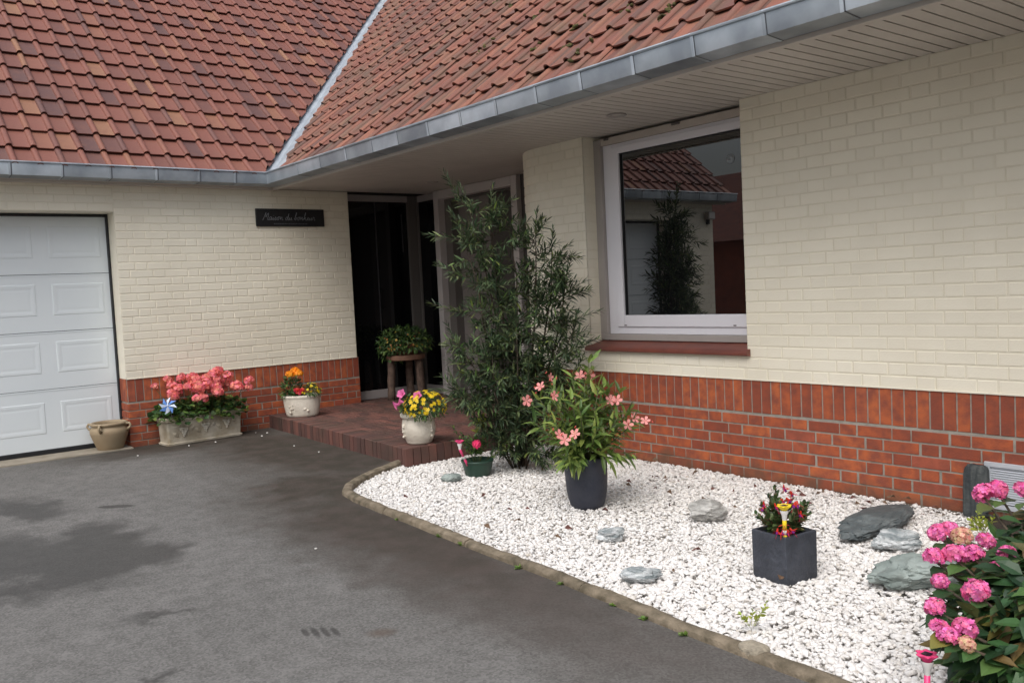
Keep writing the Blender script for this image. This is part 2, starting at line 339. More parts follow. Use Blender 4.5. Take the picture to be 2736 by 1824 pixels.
def asphalt():
    m = bpy.data.materials.new('asphalt'); m.use_nodes = True
    nt = m.node_tree; N = nt.nodes; L = nt.links; b = N['Principled BSDF']
    tc = N.new('ShaderNodeTexCoord'); O = tc.outputs['Object']
    def noise(sc, det=5):
        n = N.new('ShaderNodeTexNoise'); n.inputs['Scale'].default_value = sc; n.inputs['Detail'].default_value = det
        L.new(O, n.inputs['Vector']); return n
    def mrange(s, a, b_, c=0, d=1):
        r = N.new('ShaderNodeMapRange'); r.inputs[1].default_value = a; r.inputs[2].default_value = b_
        r.inputs[3].default_value = c; r.inputs[4].default_value = d; L.new(s, r.inputs[0]); return r.outputs[0]
    def mix(f, a, b_, blend='MIX'):
        x = N.new('ShaderNodeMix'); x.data_type = 'RGBA'; x.blend_type = blend
        if isinstance(f, float): x.inputs[0].default_value = f
        else: L.new(f, x.inputs[0])
        for i, c in ((6, a), (7, b_)):
            if isinstance(c, tuple): x.inputs[i].default_value = (*c, 1)
            else: L.new(c, x.inputs[i])
        return x.outputs[2]
    c = mix(mrange(noise(1.1).outputs[0], .35, .7), (.142, .138, .132), (.188, .182, .175))
    c = mix(mrange(noise(9, 6).outputs[0], .35, .75), c, (.10, .097, .092))
    v = N.new('ShaderNodeTexVoronoi'); v.inputs['Scale'].default_value = 120; L.new(O, v.inputs['Vector'])
    gr = N.new('ShaderNodeSeparateColor'); L.new(v.outputs['Color'], gr.inputs[0])
    c = mix(.36, c, mix(mrange(gr.outputs[0], .0, 1.0), (.07, .068, .065), (.28, .272, .26)))
    dn = noise(5, 6); dm = N.new('ShaderNodeVectorMath'); dm.operation = 'MULTIPLY_ADD'
    L.new(dn.outputs['Color'], dm.inputs[0]); dm.inputs[1].default_value = (.55, .55, 0)
    ad = N.new('ShaderNodeVectorMath'); ad.operation = 'SUBTRACT'; ad.inputs[1].default_value = (.275, .275, 0)
    L.new(O, ad.inputs[0]); L.new(ad.outputs[0], dm.inputs[2])
    def blob(cx, cy, rx, ry, ang, soft=.25, warp=True):
        mp = N.new('ShaderNodeMapping'); mp.vector_type = 'TEXTURE'
        mp.inputs['Location'].default_value = (cx, cy, 0); mp.inputs['Rotation'].default_value = (0, 0, rad(ang))
        mp.inputs['Scale'].default_value = (rx, ry, 1)
        L.new(dm.outputs[0] if warp else O, mp.inputs['Vector'])
        ln = N.new('ShaderNodeVectorMath'); ln.operation = 'LENGTH'; L.new(mp.outputs[0], ln.inputs[0])
        return mrange(ln.outputs['Value'], 1 + soft, 1 - soft)
    def vmax(fs):
        o = fs[0]
        for f in fs[1:]:
            x = N.new('ShaderNodeMath'); x.operation = 'MAXIMUM'; L.new(o, x.inputs[0]); L.new(f, x.inputs[1]); o = x.outputs[0]
        return o
    def scale(f, k):
        x = N.new('ShaderNodeMath'); x.operation = 'MULTIPLY'; x.inputs[1].default_value = k; L.new(f, x.inputs[0]); return x.outputs[0]
    # mossy brown grime along the porch and the kerb
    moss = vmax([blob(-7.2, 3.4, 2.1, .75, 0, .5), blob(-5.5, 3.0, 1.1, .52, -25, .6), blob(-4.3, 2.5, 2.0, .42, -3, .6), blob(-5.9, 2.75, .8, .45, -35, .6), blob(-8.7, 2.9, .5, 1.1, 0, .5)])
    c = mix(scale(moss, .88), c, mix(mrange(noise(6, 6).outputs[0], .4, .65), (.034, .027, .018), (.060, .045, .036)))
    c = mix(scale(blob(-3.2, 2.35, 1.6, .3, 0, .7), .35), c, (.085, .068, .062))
    wet = vmax([blob(-5.22, 1.12, .66, .38, -14, .22), blob(-5.55, 1.22, .46, .24, -20, .24), blob(-5.05, 1.3, .3, .24, 20, .25), blob(-5.6, .75, .5, .3, -10, .3), blob(-6.85, 1.12, .48, .17, 12, .35), blob(-4.82, .70, .24, .17, 40, .4),
                blob(-3.28, .97, .07, .03, -10, .5), blob(-3.98, 1.10, .03, .14, -20, .7)])
    foot = vmax([blob(-6.39, 1.58, .13, .045, 48, .12, False)] +
                [blob(-3.27 + .027 * k, 1.545 + .031 * k, .066 - .012 * abs(k), .0125, -11, .3, False) for k in (-1.5, -.5, .5, 1.5)])
    c = mix(scale(vmax([wet, foot]), .70), c, (.040, .038, .036))
    c = mix(scale(blob(-3.08, 1.72, .05, .04, 55, .5, False), .6), c, (.09, .062, .045))
    L.new(c, b.inputs['Base Color'])
    L.new(mrange(wet, 0, 1, .85, .62), b.inputs['Roughness'])
    b.inputs['Specular IOR Level'].default_value = .3
    bp = N.new('ShaderNodeBump'); bp.inputs['Strength'].default_value = .8; bp.inputs['Distance'].default_value = .006
    L.new(gr.outputs[1], bp.inputs['Height']); L.new(bp.outputs[0], b.inputs['Normal'])
    return m
# kerb of rounded concrete edging stones
KO = [(-6.16, 3.74), (-6.02, 3.5), (-5.90, 3.27), (-5.74, 3.04), (-5.60, 2.90), (-5.44, 2.80), (-5.18, 2.745), (-4.5, 2.695), (-3.58, 2.63), (-3.0, 2.605), (-2.2, 2.535), (-1.64, 2.515), (0.2, 2.44), (2.2, 2.36), (14, 2.0)]
def resample(P, step):
    P = np.array(P, float); d = np.r_[0, np.cumsum(np.linalg.norm(np.diff(P, axis=0), axis=1))]
    n = max(2, int(round(d[-1] / step)) + 1); t = np.linspace(0, d[-1], n)
    return np.stack([np.interp(t, d, P[:, 0]), np.interp(t, d, P[:, 1])], 1)
kp = resample(KO, .05)
tg = np.gradient(kp, axis=0); tg /= np.linalg.norm(tg, axis=1, keepdims=True); nr = np.stack([-tg[:, 1], tg[:, 0]], 1)
KW = .07
nm = NM(); edge = [(-9.05, -14), (14, -14), (14, 2.0)] + [(q[0] + n_[0] * .03, q[1] + n_[1] * .03) for q, n_ in zip(kp[::-1], nr[::-1])] + [(-6.15, 3.9), (-9.05, 4.0)]
nm.add([(q[0], q[1], 0) for q in edge], [tuple(range(len(edge)))])
tag(nm.build('driveway', asphalt()), kind='structure')
nm = NM(); seg = 19
for i0 in range(0, len(kp) - 1, seg):
    i1 = min(i0 + seg, len(kp) - 1); rows = []; jz = random.uniform(-.004, .006); jo = random.uniform(-.006, .006)
    for i in range(i0, i1 + 1):
        p = kp[i].copy(); e = 0
        if i == i0: p = p + tg[i] * .002; e = .002
        if i == i1: p = p - tg[i] * .002; e = .002
        row = []
        for q, (dd, hh) in enumerate([(0, -.06), (.0, .012), (.005, .024), (.016, .032), (.036, .035), (.052, .033), (.064, .026), (KW, .014), (KW, -.06)]):
            wob = .004 * mnoise.noise((p[0] * 6, p[1] * 6, q * .7)) + .004 * mnoise.noise((p[0] * 30, p[1] * 30, q))
            xy = p + nr[i] * (dd + jo + wob); row.append((xy[0], xy[1], hh + jz - e + wob))
        rows.append(row)
    nm.grid(rows, cap=True)
tag(nm.build('kerb', KERB, smooth=2), kind='structure')
o = NM(); o.box(-9.25, -8.86, -.3, 2.39, -.02, .014)
tag(o.build('garage_threshold', CONC, bevel=.004), kind='structure')

# porch: brick on edge, one step up
PO = dict(x0=-9.15, x1=-5.95, z=.137)
def py0(x): return 3.80 + (x + 8.95) * (-.18 / 3.0)
nm = NM()
nm.add([(-9.3, py0(-9.3) + .012, -.02), (-5.962, py0(-5.962) + .012, -.02), (-5.962, 6.1, -.02), (-9.3, 6.1, -.02),
        (-9.3, py0(-9.3) + .012, .130), (-5.962, py0(-5.962) + .012, .130), (-5.962, 6.1, .130), (-9.3, 6.1, .130)],
       [(4, 5, 6, 7), (0, 1, 5, 4), (1, 2, 6, 5)], 1)
def paver(cs, z0, z1, ch=.004):
    cs = [np.array(c) for c in cs]; ce = sum(cs) / 4
    ins = [c + (ce - c) / np.linalg.norm(ce - c) * ch * 1.4 for c in cs]
    V = [(*c, z0) for c in cs] + [(*c, z1 - ch) for c in cs] + [(*c, z1) for c in ins]
    F = [(8, 9, 10, 11)]
    for k in range(4):
        l = (k + 1) % 4; F += [(k, l, 4 + l, 4 + k), (4 + k, 4 + l, 8 + l, 8 + k)]
    nm.add(V, F, 0)
x = -9.1
while x < -5.96:                      # front border, bricks standing across the edge
    x2 = min(x + .066, -5.95); j = random.uniform(-.004, .004)
    paver([(x, py0(x) + j), (x2, py0(x2) + j), (x2, py0(x2) + .215), (x, py0(x) + .215)], -.01, PO['z'] + random.uniform(-.002, .002)); x += .074
yy = 0
r_ = 0
while yy < 2.3:
    x = -9.2 + (.115 if r_ % 2 else 0)
    while x < -5.97:
        x2 = min(x + .212, -5.955)
        if x2 - x > .04:
            y0 = lambda q: py0(q) + .223 + yy
            paver([(x, y0(x)), (x2, y0(x2)), (x2, y0(x2) + .06), (x, y0(x) + .06)], .08, PO['z'] + random.uniform(-.003, .003))
        x += .221
    yy += .068; r_ += 1
y = py0(-5.95) + .002
while y < 5.0:                        # right side edge of the step
    jj = random.uniform(-.003, .003)
    paver([(-5.955, y), (-5.935 + jj, y), (-5.935 + jj, y + .066), (-5.955, y + .066)], -.01, PO['z'] - .004); y += .074
tag(nm.build('porch', [PAVER, PAVJ], smooth=False), kind='structure')

# gravel bed
inner = [tuple(p) for p in (kp + nr * .06)]
bed_r = [(-1.40, 2.56), (-1.36, 2.80), (-1.38, 3.1), (-1.45, 3.7), (-1.75, 4.3), (-2.15, 4.93)]
inner = [p for p in inner if p[0] < -1.42]
BED = inner + bed_r + [(-5.85, 4.94), (-5.93, 4.9), (-5.93, 3.6)]
def inside(P, poly):
    poly = np.array(poly); x, y = P[:, 0], P[:, 1]; r = np.zeros(len(P), bool); n = len(poly)
    for i in range(n):
        a = poly[i]; b = poly[(i + 1) % n]
        c = ((a[1] > y) != (b[1] > y)) & (x < (b[0] - a[0]) * (y - a[1]) / (b[1] - a[1] + 1e-12) + a[0])
        r ^= c
    return r
nm = NM(); nm.add([(p[0], p[1], -.034) for p in BED], [tuple(range(len(BED)))])
tag(nm.build('gravel_bed', GBASE), kind='structure')
SB = [(-1.40, 2.52), (-1.36, 2.80), (-1.38, 3.1), (-1.45, 3.7), (-1.75, 4.3), (-2.15, 4.94), (2.2, 4.94), (2.2, 2.4), (.2, 2.47)]
nm = NM(); nm.add([(p[0], p[1], -.012) for p in SB], [tuple(range(len(SB)))])
tag(nm.build('flower_bed_soil', SOIL), kind='structure')

def ico(sub):
    bm = bmesh.new(); bmesh.ops.create_icosphere(bm, subdivisions=sub, radius=1)
    V = np.array([v.co[:] for v in bm.verts]); F = [tuple(v.index for v in f.verts) for f in bm.faces]; bm.free(); return V, F
I1, I2, I3, I5 = ico(1), ico(2), ico(3), ico(5)
KEEP = []      # discs kept free of pebbles: x, y, r
def scatter(n, poly, lo, hi):
    P = np.zeros((0, 2))
    while len(P) < n:
        q = rng.uniform(lo, hi, (n * 2, 2)); P = np.r_[P, q[inside(q, poly)]]
    return P[:n]
nm = NM()
NP = 56000
P = scatter(NP, BED, (-6.3, 2.4), (-1.2, 5))
near = -P[:, 0] * .781 + P[:, 1] * .6245 < 4.3
wallfade = (P[:, 1] > 4.55) & (P[:, 0] > -3.2) & (rng.uniform(0, 1, NP) < (P[:, 1] - 4.55) * 1.5 * np.clip((P[:, 0] + 3.2) / 1.1, 0, 1))
ok = ~wallfade
for k, T0 in enumerate((I2, I1)):
    sel = (near if k == 0 else ~near) & ok
    idx = np.where(sel)[0]
    for var in range(4):
        ii = idx[var::4]; n = len(ii)
        V = T0[0].copy()
        if k == 0:
            V = V * (1 + .16 * np.sin(V[:, [1, 2, 0]] * 3.1 + var * 1.7) + .1 * np.cos(V[:, [2, 0, 1]] * 4.3 + var))
        sz = rng.gamma(8, .0086 / 8, n) ; sz = np.clip(sz, .0055, .018)
        S = np.stack([sz * rng.uniform(1.0, 1.6, n), sz * rng.uniform(.8, 1.1, n), sz * rng.uniform(.45, .75, n)], 1)
        a = rng.uniform(0, 2 * PI, n); tilt = rng.normal(0, .28, (n, 3)); tilt[:, 2] = 1
        d = np.stack([np.cos(a), np.sin(a), rng.normal(0, .35, n)], 1)
        z = -.022 + rng.uniform(0, .016, n)
        nm.inst((V, T0[1]), np.c_[P[ii], z], frames(d, tilt), S)
tag(nm.build('white_gravel', PEB, smooth=True), kind='stuff', label='bed of white marble pebbles between kerb and house wall', cat='gravel')

# ------------------------------------------------------------------ house
house = thing('house', (-8.95, 4.95, 0), 'cream painted brick house with red brick plinth, red tiled roof and garage wing', 'house')
XG, YM, ZB, ZS = -8.95, 4.945, .66, 2.52
ARC0, RR = -5.74, .47
def mpath(s):
    if s >= ARC0: return (s, YM), (0, -1)
    t = (ARC0 - s) / RR
    if t <= PI / 2: return (ARC0 - RR * math.sin(t), YM + RR * (1 - math.cos(t))), (-math.sin(t), -math.cos(t))
    e = (t - PI / 2) * RR
    return (ARC0 - RR, YM + RR + e), (-1, 0)
def gpath(s): return (XG, s), (1, 0)
def one_brick(nm, path, s0, s1, z0, z1, d0, d1, ch, mi):
    dj = random.uniform(-.0009, .0009)
    V = []
    for s_, z_ in ((s0, z0), (s1, z0), (s1, z1), (s0, z1)):
        (x, y), (nx, ny) = path(s_); V.append((x + nx * d0, y + ny * d0, z_))
    for s_, z_ in ((s0, z0), (s1, z0), (s1, z1), (s0, z1)):
        (x, y), (nx, ny) = path(s_); V.append((x + nx * (d1 + dj - ch * .8), y + ny * (d1 + dj - ch * .8), z_))
    for s_, z_ in ((s0 + ch, z0 + ch), (s1 - ch, z0 + ch), (s1 - ch, z1 - ch), (s0 + ch, z1 - ch)):
        j = random.uniform(-.0008, .0008)
        (x, y), (nx, ny) = path(s_); V.append((x + nx * (d1 + dj), y + ny * (d1 + dj), z_ + j))
    F = [(8, 9, 10, 11)]
    for k in range(4):
        l = (k + 1) % 4; F += [(k, l, 4 + l, 4 + k), (4 + k, 4 + l, 8 + l, 8 + k)]
    nm.add(V, F, mi)
def wall_back(nm, path, sa, sb, z0, z1, d, mi, thick=.14):
    n = max(1, int(abs(sb - sa) / .1)); S = np.linspace(sa, sb, n + 1)
    rows = []
    for s_ in S:
        (x, y), (nx, ny) = path(s_)
        rows.append([(x + nx * (d - thick), y + ny * (d - thick), z0), (x + nx * d, y + ny * d, z0), (x + nx * d, y + ny * d, z1), (x + nx * (d - thick), y + ny * (d - thick), z1)])
    nm.grid(rows, True, mi, cap=True)
def bond(nm, path, sa, sb, z0, z1, pitch, joint, d0, d1, ch, mi=0, row0=0, jit=.003):
    z = z0; r = row0
    while z < z1 - .012:
        zt = min(z + pitch - joint, z1)
        s = sa - (.168 if r % 2 else .0) - .06; k = 0
        while s < sb:
            ln = .213 if k % 2 == 0 else .103
            a = max(s + random.uniform(-jit, jit), sa); b = min(s + ln + random.uniform(-jit, jit), sb)
            if b - a > .02:
                parts = [(a, b)]
                if path is mpath and a < ARC0: m_ = (a + b) / 2; parts = [(a, m_), (m_, b)] if b - a > .15 else parts
                for (p, q) in parts: one_brick(nm, path, p, q, z, zt, d0, d1, ch, mi)
            s += ln + joint; k += 1
        z += pitch; r += 1
def soldiers(nm, path, sa, sb, z0, z1, d0, d1, ch, mi=0):
    n = int(round((sb - sa) / .0755)); st = (sb - sa) / n
    for i in range(n):
        a = sa + i * st + .0045; b = sa + (i + 1) * st - .0045 + random.uniform(-.001, .001)
        one_brick(nm, path, a, b, z0 + random.uniform(-.001, .001), z1, d0, d1, ch, mi)

def cream_wall(path, rects, name='wall'):
    for sa, sb, z0, z1 in rects:
        nm = NM(); wall_back(nm, path, sa, sb, z0, z1, 0, 1)
        bond(nm, path, sa, sb, z0 + .004, z1, .0745, .0085, -.004, .0030, .0028)
        nm.build(name, [CREAM, CREAMJ], house, smooth=False)
END = -6.478 - .55
cream_wall(gpath, [(2.395, 4.89, ZB, ZS), (-.10, 2.395, 2.262, ZS), (-1.1, -.10, ZB, ZS)])
cream_wall(mpath, [(-3.655, 3.0, ZB, ZS), (-5.17, -3.655, ZB, .82), (END, -5.17, ZB, ZS)])
for b_ in ((-5.172, -5.168, YM + .004, YM + .20, .66, ZS), (-3.657, -3.655, YM + .004, YM + .2, .82, ZS), (XG - .30, XG - .004, 2.393, 2.397, ZB, 2.262),
           (XG - .30, XG - .004, -.104, -.1, 0, 2.262), (XG - .30, XG - .004, -.1, 2.395, 2.259, 2.2645), (-13.2, XG - .01, -1.1, -.95, 0, 2.6), (XG - .3, XG - .004, 4.886, 4.892, ZB, ZS)):
    nm = NM(); nm.box(*b_); nm.build('wall_return', CREAM, house, smooth=False)   # window, door and gable returns
# courses on the visible left window reveal
nm = NM()
def rpath(s): return (-5.168, s), (1, 0)
bond(nm, rpath, YM + .004, YM + .145, ZB, ZS, .0745, .0085, -.004, .0035, .003)
nm.build('wall_return', [CREAM, CREAMJ], house, smooth=False)

def plinth(path, rects):
    for sa, sb in rects:
        nm = NM(); wall_back(nm, path, sa, sb, -.05, ZB - .002, -.006, 1)
        bond(nm, path, sa, sb, -.012, .428, .0735, .0105, -.012, -.001, .0022, 0, jit=.004)
        soldiers(nm, path, sa, sb, .4385, ZB - .002, -.012, -.001, .0022)
        nm.build('plinth', [REDB, MORT], house, smooth=False)
plinth(gpath, [(2.395, 4.91), (-1.1, -.1)])
plinth(mpath, [(END, 3.0)])
def dpath(s): return (s, 2.391), (0, -1)
def epath(s): return (s, 4.912), (0, 1)
for pth in (dpath, epath):
    nm = NM(); bond(nm, pth, XG - .24, XG - .006, -.012, .428, .0735, .0105, -.012, .002, .0022)
    soldiers(nm, pth, XG - .24, XG - .006, .4385, ZB - .002, -.012, .002, .0022)
    wall_back(nm, pth, XG - .24, XG - .012, -.05, ZB - .002, -.008, 1, .06)
    nm.build('plinth', [REDB, MORT], house, smooth=False)
nm = NM(); nm.box(-5.74, 3.0, YM - .008, YM + .0, ZB - .004, ZB + .006); nm.build('wall_edge', CREAM, house, smooth=False, bevel=.002)
nm = NM(); nm.box(XG, XG + .008, 2.395, 4.89, ZB - .004, ZB + .006)
nm.build('wall_edge', CREAM, house, smooth=False, bevel=.002)

# soffit: boards running front to back
nm = NM()
x = -8.93; k = 0
while x < 3.0:
    nm.box(x + .006, x + .084, 4.03, 6.6 if x < -5.1 else 5.2, ZS, ZS + .012); x += .09
nm.box(-8.95, 3.0, 4.0, 6.6, ZS + .012, ZS + .03, 1)
sof = nm.build('soffit', [SOFF, SOFFD], house, smooth=False)
nm = NM(); nm.box(-8.93, 3.0, 3.985, 4.035, ZS - .012, ZS + .02)
nm.box(-8.95, -8.885, -1.36, 3.985, ZS - .012, ZS + .02)
nm.build('soffit_trim', SOFF, sof, smooth=False, bevel=.004)
for (lx, ly) in ((-4.38, 4.53), (-7.9, 5.33)):
    nm = NM(); nm.lathe([(.028, .004), (.05, .004), (.068, -.002), (.072, -.008), (.066, -.012), (.05, -.010), (.04, -.002), (.036, .006), (.0, .008)], (lx, ly, ZS), 28)
    nm.build('downlight', [GREYF], sof)

# gutters (box section with rolled rim, straps), mitred at the inside corner
GPROF = [(0, .128), (0, .012), (.012, .0), (.135, .010), (.148, .012), (.162, .112), (.160, .12)]
def rim(c0, z0, r=.0095, n=8): return [(c0 + r * math.cos(PI + 2 * PI * j / n), z0 + r * math.sin(PI + 2 * PI * j / n)) for j in range(n)]
GP = GPROF + rim(.164, .124)
def gutter(start, joints, end, kind):
    nm = NM()
    def pt(s, d, z, mitre=False):
        zz = 2.53 + z
        if kind == 'main': return (s, 3.985 - d, zz)
        return (-8.845 + d, s, zz)
    cuts = [start] + joints + [end]
    for a, b in zip(cuts[:-1], cuts[1:]):
        rows = []
        for s_ in (a, b):
            row = []
            for d, z in GP:
                s2 = s_
                if kind == 'main' and s_ == start: s2 = -8.845 + d
                if kind == 'side' and s_ == end: s2 = 3.985 - d
                row.append(pt(s2, d, z))
            rows.append(row)
        nm.grid(rows, False, 0)
    for s_ in joints:
        rows = []
        for q in (-.012, -.009, .009, .012):
            e = .0035 if abs(q) < .01 else 0
            rows.append([pt(s_ + q, d + e, z - (e if d < .15 else 0)) for d, z in GPROF[2:]])
        nm.grid(rows, False, 0)
        nm.grid([[pt(s_ + q, d + .002, z - (.0015 if d < .15 else 0)) for d, z in GPROF[1:]] for q in (.012, .018)], False, 1)  # thin dark line beside the strap: its shadow put in as colour
    return nm.build('gutter', [ZINC, STRAP_SHADE], house, smooth=2)
gutter(-8.7, [-7.97, -7.5, -7.0, -6.546, -6.14, -5.696, -5.267, -4.846, -4.422, -4.0, -3.56, -3.12, -2.67, -2.25, -1.82, -1.4, -.97, -.5, 0., .5, 1., 1.6, 2.2], 3.0, 'main')
gutter(-1.40, [-.92, -.5, -.08, .34, .76, 1.09, 1.5, 1.912, 2.319, 2.733, 3.138, 3.5], 3.8, 'side')
nm = NM(); nm.box(-8.95, -8.848, -1.36, 3.98, 2.53, 2.66); nm.box(-8.84, 3.0, 3.99, 4.03, 2.535, 2.66)
nm.build('fascia', SOFF, house, smooth=False)

# roofs of interlocking clay tiles
TT = .9; KK = math.sqrt(1 + TT * TT); TW, TL = .196, .288
XE, YE, ZE = -8.72, 3.88, 2.612
def tile_template():
    U = [(-.003, .013), (.004, .010), (.010, .002), (.03, 0), (.085, 0), (.138, 0), (.146, .003)] + [(.174 - .028 * math.cos(a), .005 + .026 * math.sin(a)) for a in (.25, .65, 1.1, 1.57, 2.05, 2.5, 2.9)]
    L = TL + .055; th = .012
    lift = .031
    V = []; 
    for v, up_ in ((0, lift), (.12, lift * (1 - .12 / L)), (L, 0)):
        V += [(u, v, h + up_) for u, h in U]
    V += [(u, .002, h + lift - th - 0) for i, (u, h) in enumerate(U)]
    n = len(U); F = []
    for i in range(2):
        for j in range(n - 1): F.append((i * n + j, i * n + j + 1, (i + 1) * n + j + 1, (i + 1) * n + j))
    for j in range(n - 1): F.append((3 * n + j, 3 * n + j + 1, j + 1, j))
    F.append((0, n, 2 * n, 3 * n)); 
    return np.array(V), F
TILE_T = tile_template()
DR = 4.45
def roof(side):
    if side == 'L': u = np.array([0, 1., 0]); v = np.array([-1, 0, TT]) / KK; n = np.array([TT, 0, 1]) / KK
    else: u = np.array([1., 0, 0]); v = np.array([0, 1, TT]) / KK; n = np.array([0, -TT, 1]) / KK
    Rm = np.stack([u, v, n], 1)
    P = []; Rr = []
    rows = int(DR * KK / TL) + 1
    for r in range(rows):
        s = -.012 + r * TL
        for c in range(80):
            if side == 'L':
                y = -1.37 + c * TW
                p = np.array([XE, y, ZE]) + v * s
                if p[0] + p[1] > XE + YE + .25: continue
            else:
                x = -14.0 + c * TW + .06
                if x > 3.1: continue
                p = np.array([x, YE, ZE]) + v * s
                if p[0] + p[1] < XE + YE - .25: continue
            j = rng.normal(0, 1, 3)
            R2 = Rm @ np.array(Matrix.Rotation(j[0] * .006, 3, 'Z') @ Matrix.Rotation(j[1] * .008, 3, 'X'))
            P.append(p + n * j[2] * .0015 + u * rng.normal(0, .0015)); Rr.append(R2)
    nm = NM(); nm.inst(TILE_T, P, Rr)
    o = nm.build('roof', [TILE if side == 'L' else TILER, UNDER], house, smooth=2)
    bm = bmesh.new(); bm.from_mesh(o.data)
    wv = Vector(house['_w'])
    nrm = Vector((1, 1, 0)).normalized(); c0 = Vector((XE, YE, 0)) - wv
    co = c0 + nrm * (-.045 if side == 'L' else .165)
    g = bm.verts[:] + bm.edges[:] + bm.faces[:]
    bmesh.ops.bisect_plane(bm, geom=g, plane_co=co, plane_no=nrm, clear_outer=side == 'L', clear_inner=side == 'R')
    # felt below
    top = DR
    if side == 'L': C = [(XE, -1.33, ZE), (XE, YE, ZE), (XE - top, YE + top, ZE + TT * top), (XE - top, -1.33, ZE + TT * top)]
    else: C = [(XE, YE, ZE), (3.0, YE, ZE), (3.0, YE + top, ZE + TT * top), (XE - top, YE + top, ZE + TT * top)]
    vs = [bm.verts.new(Vector(q) - wv - Vector(n) * .03) for q in C]
    f = bm.faces.new(vs); f.material_index = 1
    bm.to_mesh(o.data); bm.free()
    return o
rl = roof('L'); rr = roof('R')
tag(rr, 'weathered red tiled roof slope with moss over the entrance')
# back slopes and gable of the wing
nm = NM(); t0 = ZE + TT * DR
nm.quad((XE - DR, -1.35, t0), (XE - DR, YE + DR, t0), (XE - DR - 4.2, YE + DR + 4, t0 - 3.8), (XE - DR - 4.2, -1.35, t0 - 3.8))
nm.quad((XE - DR, YE + DR, t0), (3, YE + DR, t0), (3, YE + DR + 4.2, t0 - 3.8), (XE - DR - 4, YE + DR + 4.2, t0 - 3.8))
nm.build('roof', TILER, house)
nm = NM(); nm.add([(XG, -1.1, 2.5), (-17.3, -1.1, 2.5), (XE - DR, -1.1, t0 - .1)], [(0, 1, 2)]); nm.build('gable', CREAM, house, smooth=False); nm = NM()
nm.add([(2.9, YM, 2.5), (2.9, YE + DR, t0 - .1), (2.9, YE + 2 * DR, 2.5)], [(0, 1, 2)])
nm.build('gable', CREAM, house, smooth=False); nm = NM()
nm.box(2.85, 3.0, YM, 12.5, 0, 2.5)
nm.build('gable', CREAM, house, smooth=False)
# valley flashing
nm = NM()
nL = np.array([TT, 0, 1]) / KK; nR = np.array([0, -TT, 1]) / KK
rows = []
for i in range(24):
    d = -.03 + (DR) * i / 23
    b = np.array([XE - d, YE + d, ZE + TT * d]); lp = b + np.array([0, -.10, 0]) - nL * .02
    rp = b + np.array([.36, 0, 0]) + nR * .008; lift = np.array([0, 0, .004])
    rows.append([lp, b + lift, (b + lift) * .35 + rp * .65 + np.array([0, 0, .006]), rp])
nm.grid(rows); nm.build('valley_flashing', ZINCL, rr, smooth=2)
# moss cushions on the weathered slope
nm = NM()
for (sx, sy, k) in [(-3.62, 4.25, 12), (-3.42, 4.48, 9), (-3.9, 4.72, 8), (-4.7, 4.5, 5), (-5.05, 4.4, 5), (-4.55, 4.3, 5), (-5.6, 4.9, 5), (-6.1, 4.75, 4), (-6.4, 5.3, 4), (-4.15, 4.5, 6), (-3.0, 4.3, 7), (-5.4, 5.4, 4), (-6.9, 5.6, 3), (-4.5, 4.9, 4), (-2.6, 4.1, 5), (-4.3, 4.15, 4)]:
    for j in range(k):
        q = rng.normal(0, 1, 2) * .03; yv = sy + q[0] * 1.4; h = .027 + rng.uniform(0, .012)
        p = np.array([sx + q[1] * .7 + (yv - sy) * .05, yv, ZE + TT * (yv - YE)]) + nR * h
        V = I2[0] * (1 + .25 * np.sin(I2[0][:, [1, 2, 0]] * 5 + j))
        nm.inst((V, I2[1]), [p], frames([sph(1)[0]]), [[rng.uniform(.012, .028), rng.uniform(.01, .02), rng.uniform(.008, .014)]])
tag(nm.build('moss', MOSS, rr), kind='stuff')

# garage door: four sections with raised panels
XD = -9.2
nm = NM()
zs = [.055, .619, 1.157, 1.693, 2.235]
for i in range(4):
    z0, z1 = zs[i] + .003, zs[i + 1] - .003
    nm.box(XD - .04, XD, -.07, 2.372, z0, z1)
    nm.box(XD - .04, XD + .003, -.07, 2.372, z1 - .014, z1 - .002)
    zc0 = z0 + .145; zc1 = zc0 + .30
    for c in range(4):
        y1 = 2.315 - c * .592; y0 = y1 - .462
        R = []
        for ins, dp in ((0, -.002), (.010, .0035), (.03, .0035), (.05, .001), (.056, .001), (.07, .002)):
            R.append([(XD + dp, y0 + ins, zc0 + ins), (XD + dp, y1 - ins, zc0 + ins), (XD + dp, y1 - ins, zc1 - ins), (XD + dp, y0 + ins, zc1 - ins)])
        nm.grid(R, True); nm.quad(*[(p[0], p[1], p[2]) for p in R[-1]])
gd = nm.build('garage_door', GDOOR, house, smooth=False)
nm = NM(); nm.box(XD - .06, XD + .03, 2.374, 2.3925, .0, 2.258); nm.box(XD - .06, XD + .03, -.0985, -.075, .0, 2.258)
nm.box(XD - .06, XD + .028, -.075, 2.374, 2.235, 2.2575); nm.box(XD - .04, XD + .012, -.075, 2.374, .012, .054)
nm.box(XD - .10, XD - .05, -.1, 2.39, 0, 2.25)
nm.build('door_seal', BLACK, gd, smooth=False, bevel=.003)

